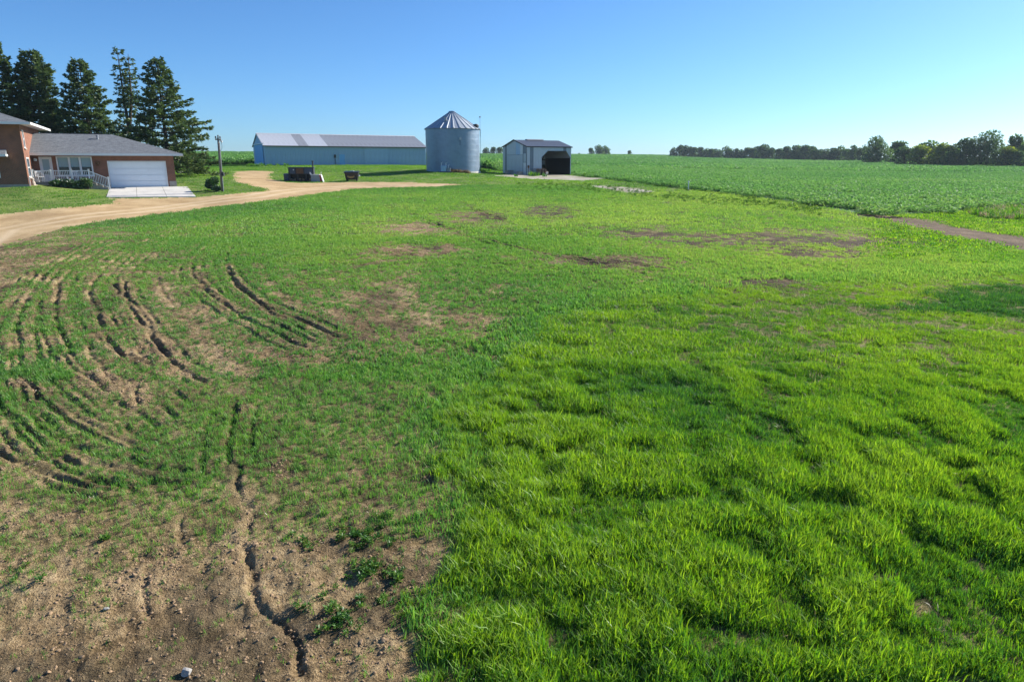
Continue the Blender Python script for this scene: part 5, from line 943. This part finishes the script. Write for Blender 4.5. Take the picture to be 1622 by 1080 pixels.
# lawn
lw_ = protos('lawn_tuft', [clump('lawn_tuft', 460 + i, 60, .62, .025, .075, .035, .6, 'grass_blade') for i in range(8)])
X, Y = fan_pts(60000, 40, 160, 1.0); zn = zone(X, Y); inh = np.zeros(X.shape, bool)
for o_, th_, a0, a1, b0, b1 in ((HO, TH, -17.6, 5.5, -4, 8), (HO, TH, -5.6, .1, -1.8, 0), (LO, TH, -.2, 32.3, -.1, 15), (SO, .53, -.1, 7.8, -.1, 7.1)):
    dx, dy = X - o_[0], Y - o_[1]; s_ = dx * math.cos(th_) + dy * math.sin(th_); t_ = -dx * math.sin(th_) + dy * math.cos(th_); inh |= (s_ > a0) & (s_ < a1) & (t_ > b0) & (t_ < b1)
inh |= inpoly(X, Y, np.array(AP_b)); inh |= (X - BX) ** 2 + (Y - BY) ** 2 < (BR + .2) ** 2
k = (zn == 2) & ~inh; X, Y, zn = X[k], Y[k], zn[k]; b_ = fbm(X * .15, Y * .15, 88)
tint = np.clip(.50 + .9 * (b_ - .5) + .35 * (fbm(X * .9, Y * .9, 89) - .5), .1, 1)
scatter('lawn_grass', lw_, vegetate(X, Y, zn), GR.uniform(0, 6.28, len(X)), GR.uniform(.8, 1.3, len(X)), tint, 'short mown grass round the house, sheds and bin', 'grass', .05, 12)
vx, vy = fan_pts(26000, 30, 75); zn = zone(vx, vy); k = (zn == 3); k |= (zn == 0) & ~inpoly(vx, vy, P_tall) & (toP(vx, vy, zsm(vx, vy))[0] > 1380) & (Y.mean() > 0)
k &= (zn == 0); vx, vy = vx[k], vy[k]; scatter('verge_grass', lw_, vegetate(vx, vy, np.zeros(len(vx), int)), GR.uniform(0, 6.28, len(vx)), GR.uniform(.9, 1.8, len(vx)), GR.uniform(.4, .9, len(vx)), 'rough verge grass along the dirt track', 'grass', .05, 13)
# crop
def croppatch(name, seed, size, npl, nl, h_, ll, mat='crop_leaf'):
    g = np.random.default_rng(seed); bx = g.uniform(-size / 2, size / 2, (npl, 2)); hh = h_ * g.uniform(.75, 1.2, npl); P_ = np.repeat(np.c_[bx, np.zeros(npl)], nl, 0); f = g.uniform(.25, 1, npl * nl); a = g.uniform(0, 6.283, npl * nl)
    P_[:, 2] = np.repeat(hh, nl) * f; D_ = np.stack([np.cos(a), np.sin(a), g.uniform(-.35, .8, npl * nl)], 1); ln = g.uniform(.6, 1.2, npl * nl) * ll; V_, F_ = quads(P_, D_, np.tile([0, 0, 1.], (npl * nl, 1)) + g.normal(0, .5, (npl * nl, 3)), ln, ln * .38)
    return rawmesh(name, V_, F_, mat, {'bv': np.repeat(np.clip(np.repeat(g.random(npl), nl) * .4 + g.random(npl * nl) * .6, 0, 1), 4)})
cr1 = protos('crop_near', [croppatch('crop_near', 500 + i, 2.2, 64, 9, .42, .24) for i in range(5)]); cr2 = protos('crop_far', [croppatch('crop_far', 520 + i, 7.5, 200, 6, .5, .48) for i in range(5)])
cr3 = protos('corn_near', [croppatch('corn_near', 540 + i, 2.2, 30, 10, 1.05, .5) for i in range(5)])
GAP = [hits([(905, 262.5), (1000, 267), (1060, 271), (1125, 277.5)]), hits([(1500, 296), (1560, 300), (1640, 304)])]
def crop(name, coll, sp_, Y0, Y1, seed, lab, xt=None, gapw=.6, sc=1):
    gx, gy = np.meshgrid(np.arange(-620, 620, sp_), np.arange(Y0, Y1, sp_)); X = (gx + GR.uniform(-.5, .5, gx.shape) * sp_).ravel(); Y = (gy + GR.uniform(-.5, .5, gx.shape) * sp_).ravel()
    k = np.abs(X) < .88 * Y + 14
    if xt: k &= xt(X, Y)
    X, Y = X[k], Y[k]; zn = zone(X, Y); k = zn == 4
    for G_, gw_ in zip(GAP, (.9, 1.6)): k &= dline(X, Y, G_) > gw_ * (1 if Y1 < 300 else 1)
    X, Y, zn = X[k], Y[k], zn[k]; tint = np.clip(.42 + .9 * (fbm(X * .03, Y * .03, 90) - .5) + .4 * (fbm(X * .25, Y * .25, 92) - .5) + .25 * sstep(75, 45, Y), 0, 1)
    scatter(name, coll, vegetate(X, Y, zn), GR.uniform(0, 6.28, len(X)), GR.uniform(.85, 1.2, len(X)) * sc, tint, lab, 'crop', .03, seed)
dback = lambda X, Y: X < -2
crop('crop_plants', cr1, 1.35, 36, 175, 20, 'leafy green crop plants covering the field on the right', lambda X, Y: X >= -2, sc=.85); crop('corn_rows', cr3, 1.3, 120, 230, 21, 'taller green corn standing behind the sheds and the house', dback)
crop('distant_crop', cr2, 4.6, 172, 720, 22, 'distant green crop running up to the horizon')
# clods and stones on the bare soil
ck = protos('soil_clod', [rockmesh('soil_clod', .03, 600 + i, 'clod', (1, .8, .65)) for i in range(6)])
X, Y = fan_pts(220000, 4.5, 17); px, py = toP(X, Y, zsm(X, Y)); k = (zone(X, Y) == 0) & ~inpoly(X, Y, P_tall) & (GR.random(len(X)) < .25 + .75 * sstep(.45, .7, fbm(X * 1.3, Y * 1.3, 93))) & (cover(X, Y) < .6); X, Y = X[k], Y[k]
scatter('soil_clods', ck, vegetate(X, Y, np.zeros(len(X), int)), GR.uniform(0, 6.28, len(X)), np.repeat(np.minimum(GR.lognormal(-1.0, .45, len(X)), 1.2)[:, None], 3, 1) * GR.uniform(.75, 1.3, (len(X), 3)), GR.random(len(X)), 'crumbly clods and pebbles strewn over the bare soil', 'clods', .3, 14)
stw = protos('straw_bit', [weed('straw_bit', 620 + i, 7, .06, .012, 'dry_weed', .14) for i in range(4)])
X, Y = fan_pts(90000, 4.5, 30); zn = zone(X, Y); k = (zn == 0) & ~inpoly(X, Y, P_tall) & (X < 6) & (GR.random(len(X)) < .2 + .8 * sstep(.4, .65, fbm(X * .9, Y * .9, 94))); X, Y = X[k], Y[k]
scatter('straw_litter', stw, vegetate(X, Y, np.zeros(len(X), int)), GR.uniform(0, 6.28, len(X)), GR.uniform(.5, 1.2, len(X)) * (.7 + .03 * Y), GR.uniform(.2, 1, len(X)), 'pale straw litter strewn between the young shoots', 'straw', .2, 15)
put('pale_rock', rockmesh('pale_rock', .065, 77, 'pale_rock', (1, .8, .75)), gp(296, 1068, .03), 'pale angular rock lying on the bare soil in front', 'rock'); put('pale_rock', rockmesh('pale_rock', .035, 78, 'pale_rock', (1.2, .8, .6)), gp(168, 966, .015), 'small flat pale stone on the bare soil left of the furrow', 'rock')

# ------------------------------------------------------------------ the air
m, t, o = nodes('haze_air'); pv = t.nodes.new('ShaderNodeVolumePrincipled'); pv.inputs['Color'].default_value = (.70, .88, 1, 1); pv.inputs['Density'].default_value = .00013; pv.inputs['Anisotropy'].default_value = .2
t.links.new(pv.outputs[0], o.inputs['Volume']); M['haze'] = m
hz = link('haze', MB().box(-7500, 7500, -120, 3800, float(ZZ.min()) - 1, max(float(ZZ.max()), 26) + 4).mesh('haze', 'haze')); tag(hz, 'thin blue summer haze over the whole landscape', 'haze', None, 'stuff')
